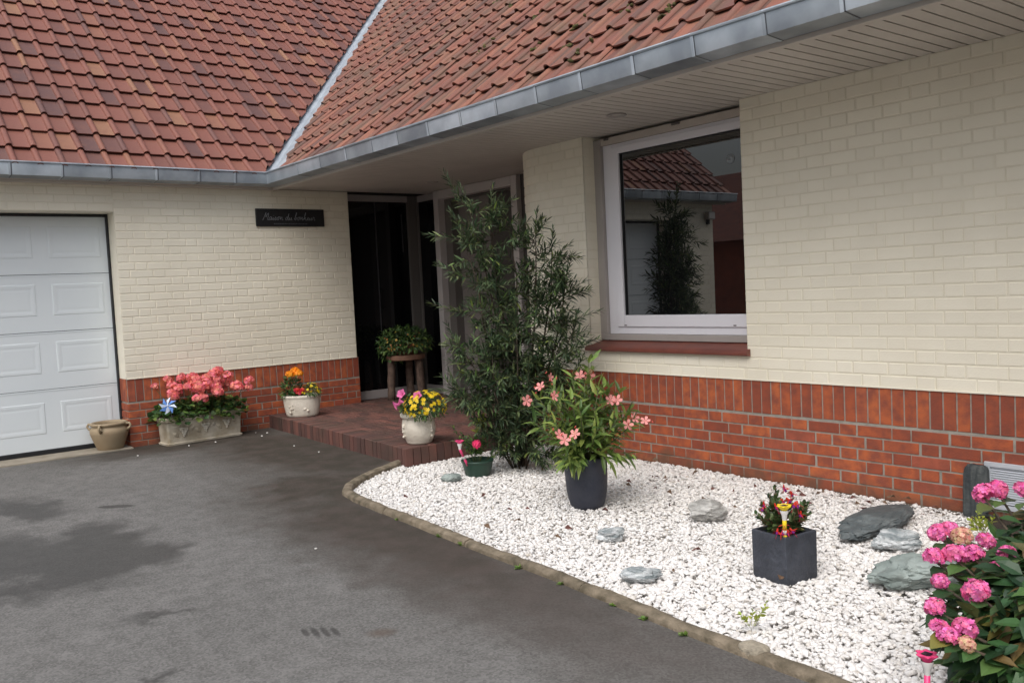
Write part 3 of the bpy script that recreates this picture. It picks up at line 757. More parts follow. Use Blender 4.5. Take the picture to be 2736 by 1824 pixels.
# picture window
YW = 5.09
win = NM(); win.box(-5.166, -3.66, YW - .03, YW + .06, .898, .945); win.box(-5.166, -5.09, YW - .03, YW + .06, .945, 2.495)
win.box(-5.166, -3.66, YW + .07, YW + .10, .85, 2.52)
win = win.build('window', GREYF, house, smooth=False, bevel=.003)
def frame(x0, x1, y0, y1, z0, z1, l, r, b, t):
    nm = NM(); nm.box(x0, x0 + l, y0, y1, z0, z1); nm.box(x1 - r, x1, y0, y1, z0, z1)
    nm.box(x0 + l, x1 - r, y0, y1, z0, z0 + b); nm.box(x0 + l, x1 - r, y0, y1, z1 - t, z1); return nm
f = frame(-5.089, -3.664, YW, YW + .06, .946, 2.442, .10, .05, .055, .024).build('window_frame', WHITE, win, smooth=False, bevel=.005)
s_ = frame(-4.988, -3.70, YW - .014, YW + .05, 1.002, 2.418, .072, .035, .092, .056).build('sash', WHITE, win, smooth=False, bevel=.006)
nm = NM(); nm.box(-4.925, -3.72, YW + .018, YW + .03, 1.08, 2.375); nm.build('pane', GLASS, win, smooth=False)
nm = NM(); nm.box(-4.917, -4.908, YW + .006, YW + .018, 1.094, 2.363); nm.box(-4.908, -3.735, YW + .006, YW + .018, 2.354, 2.363); nm.build('pane_gasket', BLACK, win, smooth=False)
nm = NM(); nm.box(-5.166, -3.66, YW - .02, YW + .06, 2.443, 2.497); nm.box(-5.05, -5.0, YW - .028, YW - .02, 2.478, 2.497, 1); nm.box(-4.35, -4.27, YW - .028, YW - .02, 2.478, 2.497, 1); nm.build('roller_box', [BEIGE, DGREY], win, smooth=False, bevel=.003)
for hx in (-4.9, -3.85):
    nm = NM(); nm.box(hx - .012, hx + .012, YW - .0165, YW - .012, 1.012, 1.019); nm.build('drain_cap', DGREY, win, smooth=False)
nm = NM(); rows = []
for xx in (-5.2, -3.63):
    rows.append([(xx, 5.08, .895), (xx, 4.925, .862), (xx, 4.905, .850), (xx, 4.9, .838), (xx, 4.902, .824), (xx, 4.93, .818), (xx, 5.08, .818)])
nm.grid(rows, True, cap=True); nm.build('window_sill', SILL, house, smooth=2, bevel=.002)
sc_ = NM(); sc_.lathe([(0, .012), (.02, .012), (.03, .006), (.034, 0)], n=24); sc_.lathe([(0, .022), (.008, .02), (.011, .012)], (0, .0, 0), 16)
sc_ = sc_.build('suction_cup', SUCT); sc_.rotation_euler = (PI / 2, 0, 0); sc_.location = (-3.865, YW + .016, 2.17)
tag(sc_, 'small round clear suction cup stuck on the upper right of the window pane', 'suction cup')

# entrance: corner glazing and door
XW, YD = -9.12, 5.93
ent = frame(0, 1, 0, 1, 0, 1, .1, .1, .1, .1); ent = NM()
def fx(nm, y0, y1, z0, z1, x0, x1, mi=0): nm.box(x0, x1, y0, y1, z0, z1, mi)
ent.box(XW - .06, XW, 4.90, 5.86, .137, .235); ent.box(XW - .06, XW, 4.90, 5.86, 2.44, 2.515)
ent.box(XW - .06, XW - .004, 4.90, 4.935, .235, 2.44, 1)
ent.box(XW - .06, XW + .002, 5.78, 5.90, .137, 2.515, 1)
ent.box(XW, XW + .03, 5.90, 5.96, .137, 2.515, 1); ent.box(XW + .03, -8.66, 5.905, 5.96, .137, .235); ent.box(XW + .03, -8.66, 5.905, 5.96, 2.44, 2.515)
ent = ent.build('entrance_window', [LGREY, JAMB], house, smooth=False, bevel=.004)
nm = NM(); nm.box(XW - .05, XW - .03, 4.935, 5.78, .23, 2.445); nm.box(XW + .03, -8.655, 5.925, 5.94, .23, 2.445); nm.build('pane', GLASSD, ent, smooth=False)
nm = NM(); nm.box(XW - .03, XW - .022, 5.34, 5.352, .9, 2.43); nm.box(XW - .03, XW - .022, 5.70, 5.712, 1.85, 2.3)  # upright strips on the glass stand in for faint reflections
nm.build('reflection_strip', mat('reflection_grey', (.05, .05, .055), rough=.4), ent, smooth=False)
fd = NM(); fd.box(-8.42, -8.02, YD + .10, YD + .15, .15, 2.40); fd.box(-8.014, -7.84, YD + .10, YD + .15, .15, 2.40); fd.box(-7.835, -7.26, YD + .12, YD + .15, .15, 2.40, 1)
fd = fd.build('front_door', [DOORG, DGREY], house, smooth=False, bevel=.004)
nm = NM(); nm.box(-8.65, -8.555, YD - .09, YD + .02, .137, 2.515); nm.box(-7.21, -7.115, YD - .09, YD + .02, .137, 2.515); nm.box(-8.555, -7.21, YD - .09, YD + .02, 2.415, 2.515)
nm.build('door_frame', POSTG, fd, smooth=False, bevel=.006)
nm = NM(); nm.box(-8.555, -8.42, YD + .0, YD + .16, .137, 2.415); nm.box(-7.26, -7.21, YD + .02, YD + .16, .137, 2.415); nm.box(-8.42, -7.26, YD + .05, YD + .16, 2.40, 2.415)
nm.build('door_jamb', JAMB, fd, smooth=False)
nm = NM(); nm.tube([(-8.06, YD + .06, 1.15), (-8.06, YD + .06, 1.30), (-8.06, YD + .06, 1.45)], .012, 8); nm.box(-8.07, -8.05, YD + .06, YD + .10, 1.17, 1.19); nm.box(-8.07, -8.05, YD + .06, YD + .10, 1.41, 1.43); nm.build('door_handle', ZINC, fd)
nm = NM(); nm.box(-7.115, -6.2, YD - .03, YD + .05, .137, ZS); nm.box(-9.4, -6.0, YD + .17, YD + .25, 0, 2.6); nm.box(-9.4, -9.2, 4.85, 6.2, 0, 2.6); nm.build('dark_panel', DGREY, house, smooth=False)

# wall vent
nm = NM(); vx0, vx1, vz0, vz1 = -2.13, -1.80, .04, .292
for b in ((vx0, vx1, vz1 - .025, vz1), (vx0, vx1, vz0, vz0 + .025), (vx0, vx0 + .03, vz0 + .025, vz1 - .025), (vx1 - .03, vx1, vz0 + .025, vz1 - .025)):
    nm.box(b[0], b[1], YM - .018, YM - .001, b[2], b[3])
z = vz0 + .032
while z < vz1 - .03:
    nm.add([(vx0 + .03, YM - .013, z), (vx1 - .03, YM - .013, z), (vx1 - .03, YM - .004, z + .009), (vx0 + .03, YM - .004, z + .009)], [(0, 1, 2, 3)]); z += .0125
nm.box(vx0 + .02, vx1 - .02, YM - .004, YM - .0005, vz0 + .01, vz1 - .01, 1)
nm.build('vent_grille', [ALU, BLACK], house, smooth=False, bevel=.0015)

# floodlight at the far end of the garage wing and the neighbour across the drive (both mirrored in the window)
fl = thing('floodlight', (XG, -.97, 2.33), 'small grey floodlight on the cream garage wing wall, seen mirrored in the window', 'floodlight')
nm = NM(); nm.box(XG + .02, XG + .10, -1.05, -.89, 2.27, 2.39); nm.build('lamp_housing', GREYF, fl, smooth=False, bevel=.01)
nm = NM(); nm.box(XG + .1, XG + .104, -1.035, -.905, 2.285, 2.375); nm.build('lamp_glass', CLEARP, fl, smooth=False)
nm = NM(); nm.box(XG, XG + .03, -1.0, -.94, 2.2, 2.3); nm.build('bracket', BLACK, fl, smooth=False)
nb = thing('neighbour_house', (-13, -7.5, 0), 'red brick house with tiled roof standing across the drive, seen mirrored in the window', 'house')
nm = NM(); nm.box(-20, -8.5, -12, -6.0, 0, 2.3)
nm.build('wall', NBRICK, nb, smooth=False)
nm = NM(); nm.quad((-20.4, -5.6, 2.15), (-8.2, -5.6, 2.15), (-8.2, -9, 4.05), (-20.4, -9, 4.05)); nm.quad((-20.4, -12.4, 2.15), (-8.2, -12.4, 2.15), (-8.2, -9, 4.05), (-20.4, -9, 4.05))
nm.build('roof', mat('neighbour_tile', (.2, .07, .045), (.12, .045, .035), 9, .8), nb, smooth=False)
# ------------------------------------------------------------------ plants and garden things
def unit(v): v = np.asarray(v, float); return v / (np.linalg.norm(v, axis=-1, keepdims=True) + 1e-9)
def sprig(st, lf, p, d, L, T, ls, n, ang=.75, bend=(0, 0, -.1), r=.003, start=.1, mi=0, whorl=1, jit=.25):
    p = np.array(p, float); d = unit(d); pts = [p]
    for i in range(6):
        d = unit(d + np.array(bend) / 6 + rng.normal(0, .05, 3)); pts.append(pts[-1] + d * L / 6)
    pts = np.array(pts)
    if r: st.tube(pts, np.linspace(r, r * .4, len(pts)), 5)
    P = []; D = []; S = []
    for i in range(n):
        t = start + (1 - start) * (i + .5) / n; f = t * 6; k = min(int(f), 5); q = pts[k] + (pts[k + 1] - pts[k]) * (f - k); ax = unit(pts[k + 1] - pts[k])
        u = unit(np.cross(ax, [0.3, .2, .9])); w_ = np.cross(ax, u)
        for wv in range(whorl):
            ph = i * 2.4 + wv * 2 * PI / whorl + rng.normal(0, .2); a = ang * (1.15 - .55 * t) + rng.normal(0, .12)
            dd = math.cos(a) * ax + math.sin(a) * (math.cos(ph) * u + math.sin(ph) * w_) + rng.normal(0, jit * .3, 3)
            P.append(q); D.append(dd); S.append(ls * rng.uniform(.7, 1.15) * (1 - .35 * t * t))
    lf.inst(T, P, frames(D), np.array(S), mi)
    return pts
def along(path, t):
    path = np.array(path, float); f = t * (len(path) - 1); k = min(int(f), len(path) - 2); return path[k] + (path[k + 1] - path[k]) * (f - k), unit(path[k + 1] - path[k])
def mound(lf, c, rad3, n, T, ls, lo=.55, zmin=-.2, droop=.3, mi=0):
    u = sph(n * 3); u = u[u[:, 2] > zmin][:n]; k = rng.uniform(lo, 1.04, len(u)) ** .6
    P = np.array(c) + u * np.array(rad3) * k[:, None]
    D = u + rng.normal(0, .55, u.shape) + np.array([0, 0, -droop + .1])
    Nn = u * .8 + np.array([0, 0, .7]) + rng.normal(0, .3, u.shape)
    lf.inst(T, P, frames(D, Nn), ls * rng.uniform(.65, 1.2, len(u)), mi)
def surf(c, rad3, n, zmin=0.0, k=1.03):
    u = sph(n * 4); u = u[u[:, 2] > zmin][:n]; return np.array(c) + u * np.array(rad3) * k, u
def facing(n, flip=None):
    n = unit(np.asarray(n).reshape(-1, 3)); d = unit(np.cross(n, rng.normal(0, 1, n.shape))); return frames(d, n)
def head_mesh(name, R, n, T, fs, m, flat=1., half=-.5, m2=None):
    nm = NM(); u = sph(n * 9); u = u[u[:, 2] > half]
    keep = []
    for q in u:                      # keep the florets apart
        if all(np.dot(q, s) < math.cos(fs / R * .72) for s in keep): keep.append(q)
        if len(keep) >= n: break
    u = np.array(keep); P = u * np.array([R, R, R * flat]) * rng.uniform(.9, 1.05, (len(u), 1))
    nm.inst(T, P, facing(u + rng.normal(0, .25, u.shape)), fs * rng.uniform(.85, 1.15, len(u)))
    nm.inst((I2[0], I2[1]), [[0, 0, 0]], [np.eye(3)], [[R * .5, R * .5, R * .5 * flat]])
    o = nm.build(name, m, None, smooth=False); return o
def part_copy(o, parent, p, rz=0, s=1, tilt=(0, 0), first=[None]):
    c = o.copy(); COL.objects.link(c); c.parent = parent; c.location = Vector(p) - Vector(parent['_w'])
    c.rotation_euler = (tilt[0], tilt[1], rz); c.scale = (s, s, s); return c
def drop(o): bpy.data.objects.remove(o)
def rounded_rect(hx, hy, r, n=5):
    pts = []
    for cx, cy, a0 in ((hx - r, hy - r, 0), (-hx + r, hy - r, 90), (-hx + r, -hy + r, 180), (hx - r, -hy + r, 270)):
        for i in range(n): a = rad(a0 + 90 * i / (n - 1)); pts.append((cx + r * math.cos(a), cy + r * math.sin(a)))
    return pts
def rect_pot(nm, c, rz, levels, mi=0):
    ca, sa = math.cos(rz), math.sin(rz)
    rows = []
    for hx, hy, r, z in levels:
        rows.append([(c[0] + ca * x - sa * y, c[1] + sa * x + ca * y, c[2] + z) for x, y in rounded_rect(hx, hy, r)])
    nm.grid(rows, True, mi, cap=True)

# --- beige stoneware jar by the garage door
j = thing('stoneware_jar', (-8.99, 2.215, 0), 'empty beige stoneware jar with small loop handles standing beside the garage door', 'jar')
nm = NM(); c = (-8.99, 2.215, .002)
nm.lathe([(.0, 0), (.105, 0), (.112, .006), (.128, .05), (.152, .11), (.170, .165), (.172, .19), (.163, .212), (.152, .224), (.150, .232), (.160, .240), (.168, .250), (.168, .262), (.160, .268), (.146, .268), (.138, .258), (.136, .235), (.15, .19), (.14, .10), (.10, .03), (0, .025)], c, 48)
nm.build('body', JAR, j)
for a in (rad(51), rad(231), rad(-39)):
    d = np.array([math.cos(a), math.sin(a), 0]); b = np.array(c)
    nm = NM(); nm.tube([b + d * .158 + [0, 0, .246], b + d * .196 + [0, 0, .252], b + d * .208 + [0, 0, .232], b + d * .196 + [0, 0, .208], b + d * .168 + [0, 0, .192]], [.014, .012, .011, .012, .017], 8); nm.build('handle', JAR, j)

# --- stone trough with geraniums
TC = np.array([-8.80, 3.02, 0]); TR = rad(95)      # long axis
tr = thing('stone_trough', TC, 'long weathered stone trough with grape reliefs, full of coral geraniums, against the plinth', 'planter')
nm = NM(); rect_pot(nm, TC, TR, [(.36, .105, .02, 0), (.385, .115, .02, .004), (.388, .117, .02, .022), (.372, .108, .02, .028), (.382, .113, .02, .20), (.386, .115, .02, .225), (.398, .124, .02, .232), (.40, .126, .02, .262), (.396, .122, .02, .268), (.372, .1, .02, .268), (.366, .096, .02, .235)])
nm.build('trough', STONEP, tr, smooth=2)
e1 = np.array([math.cos(TR), math.sin(TR), 0]); e2 = np.array([math.sin(TR), -math.cos(TR), 0])   # e2: outwards
for fx_, fz in ((-.22, .125), (0, .14), (.22, .15)):
    nm = NM(); P = []; S = []
    for r_ in range(6):
        for k in range(6 - r_):
            P.append(TC + e1 * (fx_ + (k - (5 - r_) / 2) * .0135 + rng.normal(0, .002)) + e2 * (.115 + .004 * rng.uniform()) + np.array([0, 0, fz + .03 - r_ * .0145])); S.append(.0085 * rng.uniform(.85, 1.1))
    nm.inst(I2, P, np.tile(np.eye(3), (len(P), 1, 1)), np.array(S) * 1.15)
    nm.build('grape_relief', STONEH, tr)
    nm = NM()
    for q in range(4):
        p = TC + e1 * (fx_ + [.05, -.045, .085, -.08][q]) + e2 * .109 + np.array([0, 0, fz + [.055, .05, .02, -.02][q]])
        V = I3[0] * (1 + .25 * np.sin(I3[0][:, [1, 2, 0]] * 6 + q)); nm.inst((V, I3[1]), [p], frames([e1 * .8 + np.array([0, 0, .6 * (1 - q % 2 * 2)])], [e2]), [[.034, .02, .009]])
    nm.tube([TC + e1 * (fx_ - .1) + e2 * .108 + [0, 0, fz + .055], TC + e1 * fx_ + e2 * .112 + [0, 0, fz + .045], TC + e1 * (fx_ + .1) + e2 * .109 + [0, 0, fz + .068]], .006, 6)
    nm.build('vine_relief', STONEP, tr)
nm = NM(); rect_pot(nm, TC, TR, [(.366, .096, .02, .2), (.366, .096, .02, .245)]); nm.build('potting_soil', SOIL, tr)
GER = [(-8.975, 2.655, .557), (-8.913, 2.77, .615), (-8.824, 2.78, .564), (-8.711, 2.738, .493), (-8.863, 2.882, .633), (-8.794, 2.968, .632), (-8.687, 2.887, .552), (-8.724, 2.973, .599), (-8.583, 2.95, .531), (-8.654, 2.993, .566), (-8.706, 3.078, .617), (-8.635, 3.049, .569), (-8.6, 2.94, .435), (-8.58, 2.99, .44), (-8.687, 3.187, .678), (-8.692, 3.146, .643), (-8.66, 3.16, .593), (-8.62, 3.14, .532), (-8.6, 3.14, .479), (-8.66, 3.27, .622), (-8.56, 3.45, .563), (-8.6, 3.35, .497), (-8.56, 3.44, .491), (-8.62, 3.34, .517)]
for _ in range(16):
    q_ = rng.uniform(-.36, .36); GER.append(tuple(TC + e1 * q_ + e2 * rng.uniform(-.05, .1) + np.array([0, 0, .44 + .10 * rng.uniform() + .05 * (1 - abs(q_) * 2.5)])))
lf = NM(); st = NM()
for k in range(760):
    q = rng.uniform(-1, 1); w_ = rng.uniform(-1, 1); hgt = .15 * math.sqrt(max(0, 1 - q * q * .6)) * math.sqrt(max(.05, 1 - w_ * w_ * .7))
    p = TC + e1 * q * .43 + e2 * w_ * .17 + np.array([0, 0, .25 + hgt * rng.uniform(.35, 1.15) - (.05 if abs(w_) > .8 or abs(q) > .92 else 0)])
    d = unit(e1 * q + e2 * w_ * 1.2 + rng.normal(0, .6, 3)); lf.inst(ROUND, [p], frames([d], [np.array([0, 0, 1.]) + e2 * w_ * .8 + e1 * q * .5 + rng.normal(0, .35, 3)]), [rng.uniform(.035, .065)])
lf.build('foliage', GERL, tr, smooth=False)
for g in GER:
    b = TC + e1 * np.dot(np.array(g) - TC, e1) * .75 + e2 * np.dot(np.array(g) - TC, e2) * .4; b[2] = .28
    st.tube([b, (b + np.array(g)) / 2 + [0, 0, .04], np.array(g)], .0026, 5)
st.build('stems', STEM, tr)
H = [head_mesh('flower_head', .041, 46, FLO5, .0135, CORAL, .8, -.5) for _ in range(3)]
for i, g in enumerate(GER): part_copy(H[i % 3], tr, g, rng.uniform(0, 6), rng.uniform(1.0, 1.4), (rng.normal(0, .3), rng.normal(0, .3)))
for o in H: drop(o)
# pinwheel
pw = thing('pinwheel', (-8.62, 2.70, .27), 'small blue and white foil pinwheel stuck in the front left end of the geranium trough', 'pinwheel')
pc = np.array([-8.603, 2.656, .399]); nrm_ = unit(np.array([.80, -.5, .33])); u_ = unit(np.cross(nrm_, [0, 0, 1])); v_ = np.cross(u_, nrm_)
for k in range(8):
    a = 2 * PI * k / 8 + .2; d = math.cos(a) * u_ + math.sin(a) * v_; s_d = -math.sin(a) * u_ + math.cos(a) * v_
    nm = NM(); pt = [pc + nrm_ * .008, pc + d * .035 + s_d * .004 + nrm_ * .012, pc + d * .088 + s_d * .006 + nrm_ * .002, pc + d * .05 - s_d * .026 - nrm_ * .008, pc + d * .02 - s_d * .014]
    nm.add(pt, [(0, 1, 3, 4), (1, 2, 3)]); nm.build('blade', PINB if k % 2 else PINW, pw, smooth=False)
nm = NM(); nm.inst(I3, [pc + nrm_ * .01], [np.eye(3)], [.009]); nm.build('hub', PINW, pw)
nm = NM(); nm.tube([pc - nrm_ * .004, (-8.66, 2.715, .25)], .003, 6); nm.build('stick', CLEARP, pw)

# --- small oval planter at the left end of the porch
SPc = np.array([-8.52, 3.985, .139]); spr = math.atan2(AR[1], AR[0])
sp = thing('oval_planter', SPc, 'small cream oval planter with orange marigolds on the left end of the brick porch', 'planter')
nm = NM(); nm.lathe([(0, 0), (.148, 0), (.16, .008), (.166, .022), (.172, .04), (.186, .12), (.192, .18), (.193, .19), (.2, .196), (.2, .216), (.193, .222), (.178, .22), (.172, .19), (.0, .19)], SPc, 44, 1, .72, spr); nm.build('pot', WHITEP, sp)
for aa in (-.075, .045):
    nm = NM(); P = []
    for k in range(16): P.append(loc2(SPc, aa + np.clip(rng.normal(0, .02), -.04, .04), -.112 - .008 * rng.uniform(), .10 + np.clip(rng.normal(0, .028), -.05, .05)))
    nm.inst(I2, P, np.tile(np.eye(3), (16, 1, 1)), rng.uniform(.009, .014, 16)); nm.build('grape_relief', WHITEP, sp)
lf = NM(); mound(lf, loc2(SPc, -.10, 0, .27), (.10, .10, .15), 330, leaf(.3, .2, .3), .06, .3, -.5)
mound(lf, loc2(SPc, .10, -.02, .24), (.12, .10, .09), 330, leaf(.4, .2, .3), .034, .4, -.3)
lf.build('foliage', SMALL, sp, smooth=False)
H = head_mesh('flower_head', .032, 40, FLO5, .017, ORA, .75, -.35)
for p in ((-8.47, 3.85, .585), (-8.43, 3.93, .59), (-8.50, 3.92, .615)): part_copy(H, sp, p, rng.uniform(0, 6), 1.15)
drop(H)
H = head_mesh('red_flower', .026, 22, FLO5, .018, REDF, .9, -.4)
for a, b, zz in ((.0, -.1, .255), (-.02, -.1, .275), (.035, -.08, .27)): part_copy(H, sp, loc2(SPc, a, b, zz), rng.uniform(0, 6), 1)
drop(H)
nm = NM(); P, u = surf(loc2(SPc, .10, -.02, .24), (.125, .11, .10), 60, -.1); nm.inst(DAISY, P, facing(u + rng.normal(0, .3, u.shape)), .011 * rng.uniform(.8, 1.2, len(P))); tag(nm.build('yellow_blossoms', YEL, sp, smooth=False), kind='stuff')

# --- round cream pot with yellow bidens and pink petunias
CP = np.array([-6.075, 3.845, .139])
cp = thing('round_planter', CP, 'round cream pot with yellow flowers and pink petunias on the porch corner', 'planter')
nm = NM(); nm.lathe([(0, 0), (.096, 0), (.104, .008), (.106, .02), (.112, .03), (.13, .075), (.137, .12), (.134, .165), (.127, .195), (.124, .205), (.136, .21), (.145, .22), (.146, .238), (.138, .246), (.124, .245), (.118, .22), (0, .22)], CP, 44, wob=.008); nm.build('pot', WHITEP, cp)
for aa in (-.118, .112):
    nm = NM(); P = [loc2(CP, aa * (1 - .05 * rng.uniform()), -.06 + np.clip(rng.normal(0, .014), -.025, .025), .11 + np.clip(rng.normal(0, .028), -.045, .045)) for k in range(18)]
    nm.inst(I2, P, np.tile(np.eye(3), (18, 1, 1)), rng.uniform(.008, .014, 18)); nm.build('grape_relief', WHITEP, cp)
lf = NM(); mc = loc2(CP, .06, -.04, .275); mound(lf, mc, (.17, .17, .125), 800, leaf(.4, .2, .3), .034, .35, -.55, .5)
mound(lf, loc2(CP, -.06, -.02, .28), (.09, .09, .10), 60, BROAD, .05, .4, -.1)
lf.build('foliage', SMALL, cp, smooth=False)
P, u = surf(mc + [0, 0, .01], (.172, .172, .135), 150, -.28)
o0 = NM(); o0.inst(DAISY, [[0, 0, 0]], [np.eye(3)], [.0165]); o0.inst(I1, [[0, 0, .001]], [np.eye(3)], [.0035]); o0 = o0.build('yellow_flower', YEL, None, smooth=False)
cnt = 0
for p, n_ in zip(P, u):
    if cnt < 98 and (n_ @ -AF > -.35):
        c_ = part_copy(o0, cp, p, 0, rng.uniform(.8, 1.25)); c_.rotation_euler = Vector(n_ + rng.normal(0, .25, 3)).to_track_quat('Z', 'Y').to_euler(); cnt += 1
drop(o0)
def trumpet(name, R, m, d):
    nm = NM(); rows = []
    for t in np.linspace(0, 1, 6):
        r = .15 + .85 * t ** 2.2
        rows.append([(R * r * (1 + (.16 * math.cos(5 * a) * t)) * math.cos(a), R * r * (1 + (.16 * math.cos(5 * a) * t)) * math.sin(a), R * 1.1 * (t - 1)) for a in np.linspace(0, 2 * PI, 20, endpoint=False)])
    nm.grid(rows, True); o = nm.build(name, m, None); return o
tp = trumpet('petunia', .036, PINKP, None)
for p, d in (((-6.02, 3.66, .563), (.4, -.8, .5)), ((-5.965, 3.775, .538), (.5, -.7, .6)), ((-6.01, 3.59, .475), (-.3, -.9, -.35)), ((-6.02, 3.64, .50), (-.5, -.6, .1))):
    c_ = part_copy(tp, cp, p, 0, 1); c_.rotation_euler = Vector(d).to_track_quat('Z', 'Y').to_euler()
drop(tp)
st = NM()
for p in ((-6.02, 3.66, .54), (-5.97, 3.775, .51), (-6.01, 3.61, .48)): st.tube([CP + [0, 0, .22], (np.array(p) + CP + [0, 0, .3]) / 2, p], .002, 5)
st.build('stems', STEM, cp)

# --- log stool with a bowl of trailing flowers
SO = np.array([-8.74, 5.40, .138])
so_ = thing('log_stool', SO, 'rustic three legged stool of logs with a cut slab top by the entrance glass', 'stool')
nm = NM(); nm.lathe([(0, .455), (.205, .455), (.222, .462), (.226, .49), (.222, .51), (.21, .516), (0, .516)], SO, 36, wob=.02); nm.build('seat', WOODC, so_, smooth=2)
for a, b in ((-.165, -.06), (.165, -.04), (.02, .16)):
    p0 = loc2(SO, a * 1.08, b * 1.08, 0); p1 = loc2(SO, a * .95, b * .95, .456)
    nm = NM(); nm.tube([p0 + (p1 - p0) * t + rng.normal(0, .003, 3) * (0 < t < 1) for t in np.linspace(0, 1, 7)], [.043, .046, .042, .045, .042, .044, .042], 12); nm.build('leg', WOOD, so_)
bw = thing('flower_bowl', SO + [0, 0, .516], 'dark bowl of trailing foliage with tiny orange and yellow flowers on the log stool', 'planter')
nm = NM(); nm.lathe([(0, 0), (.12, 0), (.15, .06), (.17, .11), (.165, .12), (.15, .11), (0, .1)], SO + [0, 0, .517], 32); nm.build('bowl', POTT, bw)
lf = NM(); mound(lf, SO + [0, 0, .64], (.31, .31, .20), 1300, leaf(.4, .2, .3), .055, .35, -.45, .6); mound(lf, loc2(SO, -.13, -.03, .58), (.17, .17, .15), 380, leaf(.4, .2, .3), .055, .4, -.9, .7)
lf.build('foliage', SMALL, bw, smooth=False)
nm = NM(); P, u = surf(SO + [0, 0, .63], (.30, .30, .17), 75, -.3); nm.inst(DAISY, P, facing(u), .012 * rng.uniform(.7, 1.4, len(P))); tag(nm.build('blossoms', MUTED, bw, smooth=False), kind='stuff')

# --- tall willow-leaved shrub
SB0 = np.array([-5.2, 4.17, .0])
sh = thing('tall_shrub', SB0, 'tall loose shrub with narrow willow like leaves growing by the front door', 'shrub')
WILLOW = leaf(.19, .15, .3)
st = NM(); lf = NM()
def L3(a, b, z): return loc2(SB0, a, b, z)
STEMS = [([(0, 0, 0), (-.07, 0, .6), (-.13, .02, 1.1), (-.19, .02, 1.55), (-.27, 0, 1.98)], 32, (.1, 1)),
         ([(-.03, -.03, 0), (-.14, -.05, .5), (-.2, -.04, .95), (-.27, -.05, 1.4), (-.34, -.05, 1.78)], 28, (.1, 1)),
         ([(.02, .04, 0), (-.03, .05, .6), (-.08, .05, 1.15), (-.12, .05, 1.7), (-.13, .05, 1.95)], 30, (.1, 1)),
         ([(.02, .05, 0), (.03, .05, .5), (.04, .05, 1.0), (.05, .04, 1.45), (.03, .04, 1.85)], 20, (.1, 1)),
         ([(.03, .03, 0), (.12, .04, .6), (.17, .05, 1.1), (.2, .05, 1.45), (.2, .03, 1.75)], 34, (.15, 1)),
         ([(.03, 0, 0), (.16, 0, .55), (.26, 0, .95), (.31, 0, 1.3), (.33, -.02, 1.6)], 34, (.2, 1)),
         ([(.03, .02, 0), (.2, .03, .55), (.32, .04, .9), (.38, .04, 1.2), (.40, .04, 1.4)], 30, (.2, 1)),
         ([(.02, -.02, 0), (.2, -.05, .45), (.34, -.05, .75), (.43, -.05, .95)], 16, (.4, 1)),
         ([(.03, 0, 0), (.2, -.02, .35), (.34, -.02, .55), (.42, -.02, .66)], 12, (.4, 1)),
         ([(-.05, -.06, 0), (-.18, -.12, .4), (-.28, -.14, .72), (-.38, -.14, .95)], 18, (.25, 1)),
         ([(-.05, -.06, 0), (-.16, -.12, .22), (-.28, -.15, .45), (-.40, -.16, .6)], 18, (.25, 1)),
         ([(.05, -.1, 0), (.06, -.18, .3), (.08, -.2, .6)], 12, (.1, 1)),
         ([(.05, -.06, 0), (.16, -.1, .3), (.26, -.12, .55)], 11, (.2, 1)),
         ([(0, -.08, 0), (-.08, -.16, .3), (-.14, -.18, .6), (-.18, -.18, .9)], 24, (.1, 1)),
         ([(0, 0, 0), (.0, -.1, .35), (.02, -.12, .7), (.04, -.12, 1.05)], 22, (.1, 1))]
for path, n, (t0, t1) in STEMS:
    W = np.array([L3(*q) for q in path]); W[1:] += rng.normal(0, .012, W[1:].shape)
    R0 = .012 if len(path) > 4 else .008
    st.tube(W, np.linspace(R0, .003, len(W)), 7)
    for i in range(int(n * 1.5)):
        t = min(t0 + (t1 - t0) * (i / 1.5 + rng.uniform(0, 1)) / n, .999); p, ax = along(W, min(t, .999))
        az = rng.uniform(0, 2 * PI); d = unit(np.array([math.cos(az), math.sin(az), rng.uniform(-.3, .7)]) + ax * .25)
        Ln = rng.uniform(.15, .31) * (1.02 - .25 * t)
        sprig(st, lf, p, d, Ln, WILLOW, .094, int(Ln * 105), .9, (0, 0, -.15), .0024, .12)
    p, ax = along(W, .999); sprig(st, lf, p, ax, .2, WILLOW, .07, 24, .6, (0, 0, .05), .002, .0)
for (a, b, z, da, dz, Ln) in ((-.30, -.1, 1.16, -1, .35, .34), (-.33, -.12, .62, -1, .1, .3), (-.30, 0, 1.95, -.5, .9, .34), (-.30, 0, 1.45, -1, .3, .28), (.36, -.05, 1.05, 1, .55, .32), (.33, 0, 1.25, 1, .4, .28), (.18, 0, 1.68, .4, .9, .2), (.28, 0, 1.5, .8, .7, .24), (-.33, 0, 1.72, -1, .25, .3), (.36, -.05, .85, 1, .3, .3)):
    sprig(st, lf, L3(a, b, z), AR * da + np.array([0, 0, dz]), Ln, WILLOW, .085, 30, .75, (0, 0, .05), .0028, .15)
for k in range(9):
    a = rng.uniform(-.06, .36); sprig(st, lf, L3(a * .6, -.08, .12), AR * a * 3 - AF * 1.2 + np.array([0, 0, rng.uniform(-.1, .35)]), rng.uniform(.22, .42), WILLOW, .085, 36, .8, (0, 0, -.45), .0024, .1)
lf.build('foliage', SHRUBL, sh, smooth=False); st.build('stems', BARKD, sh)

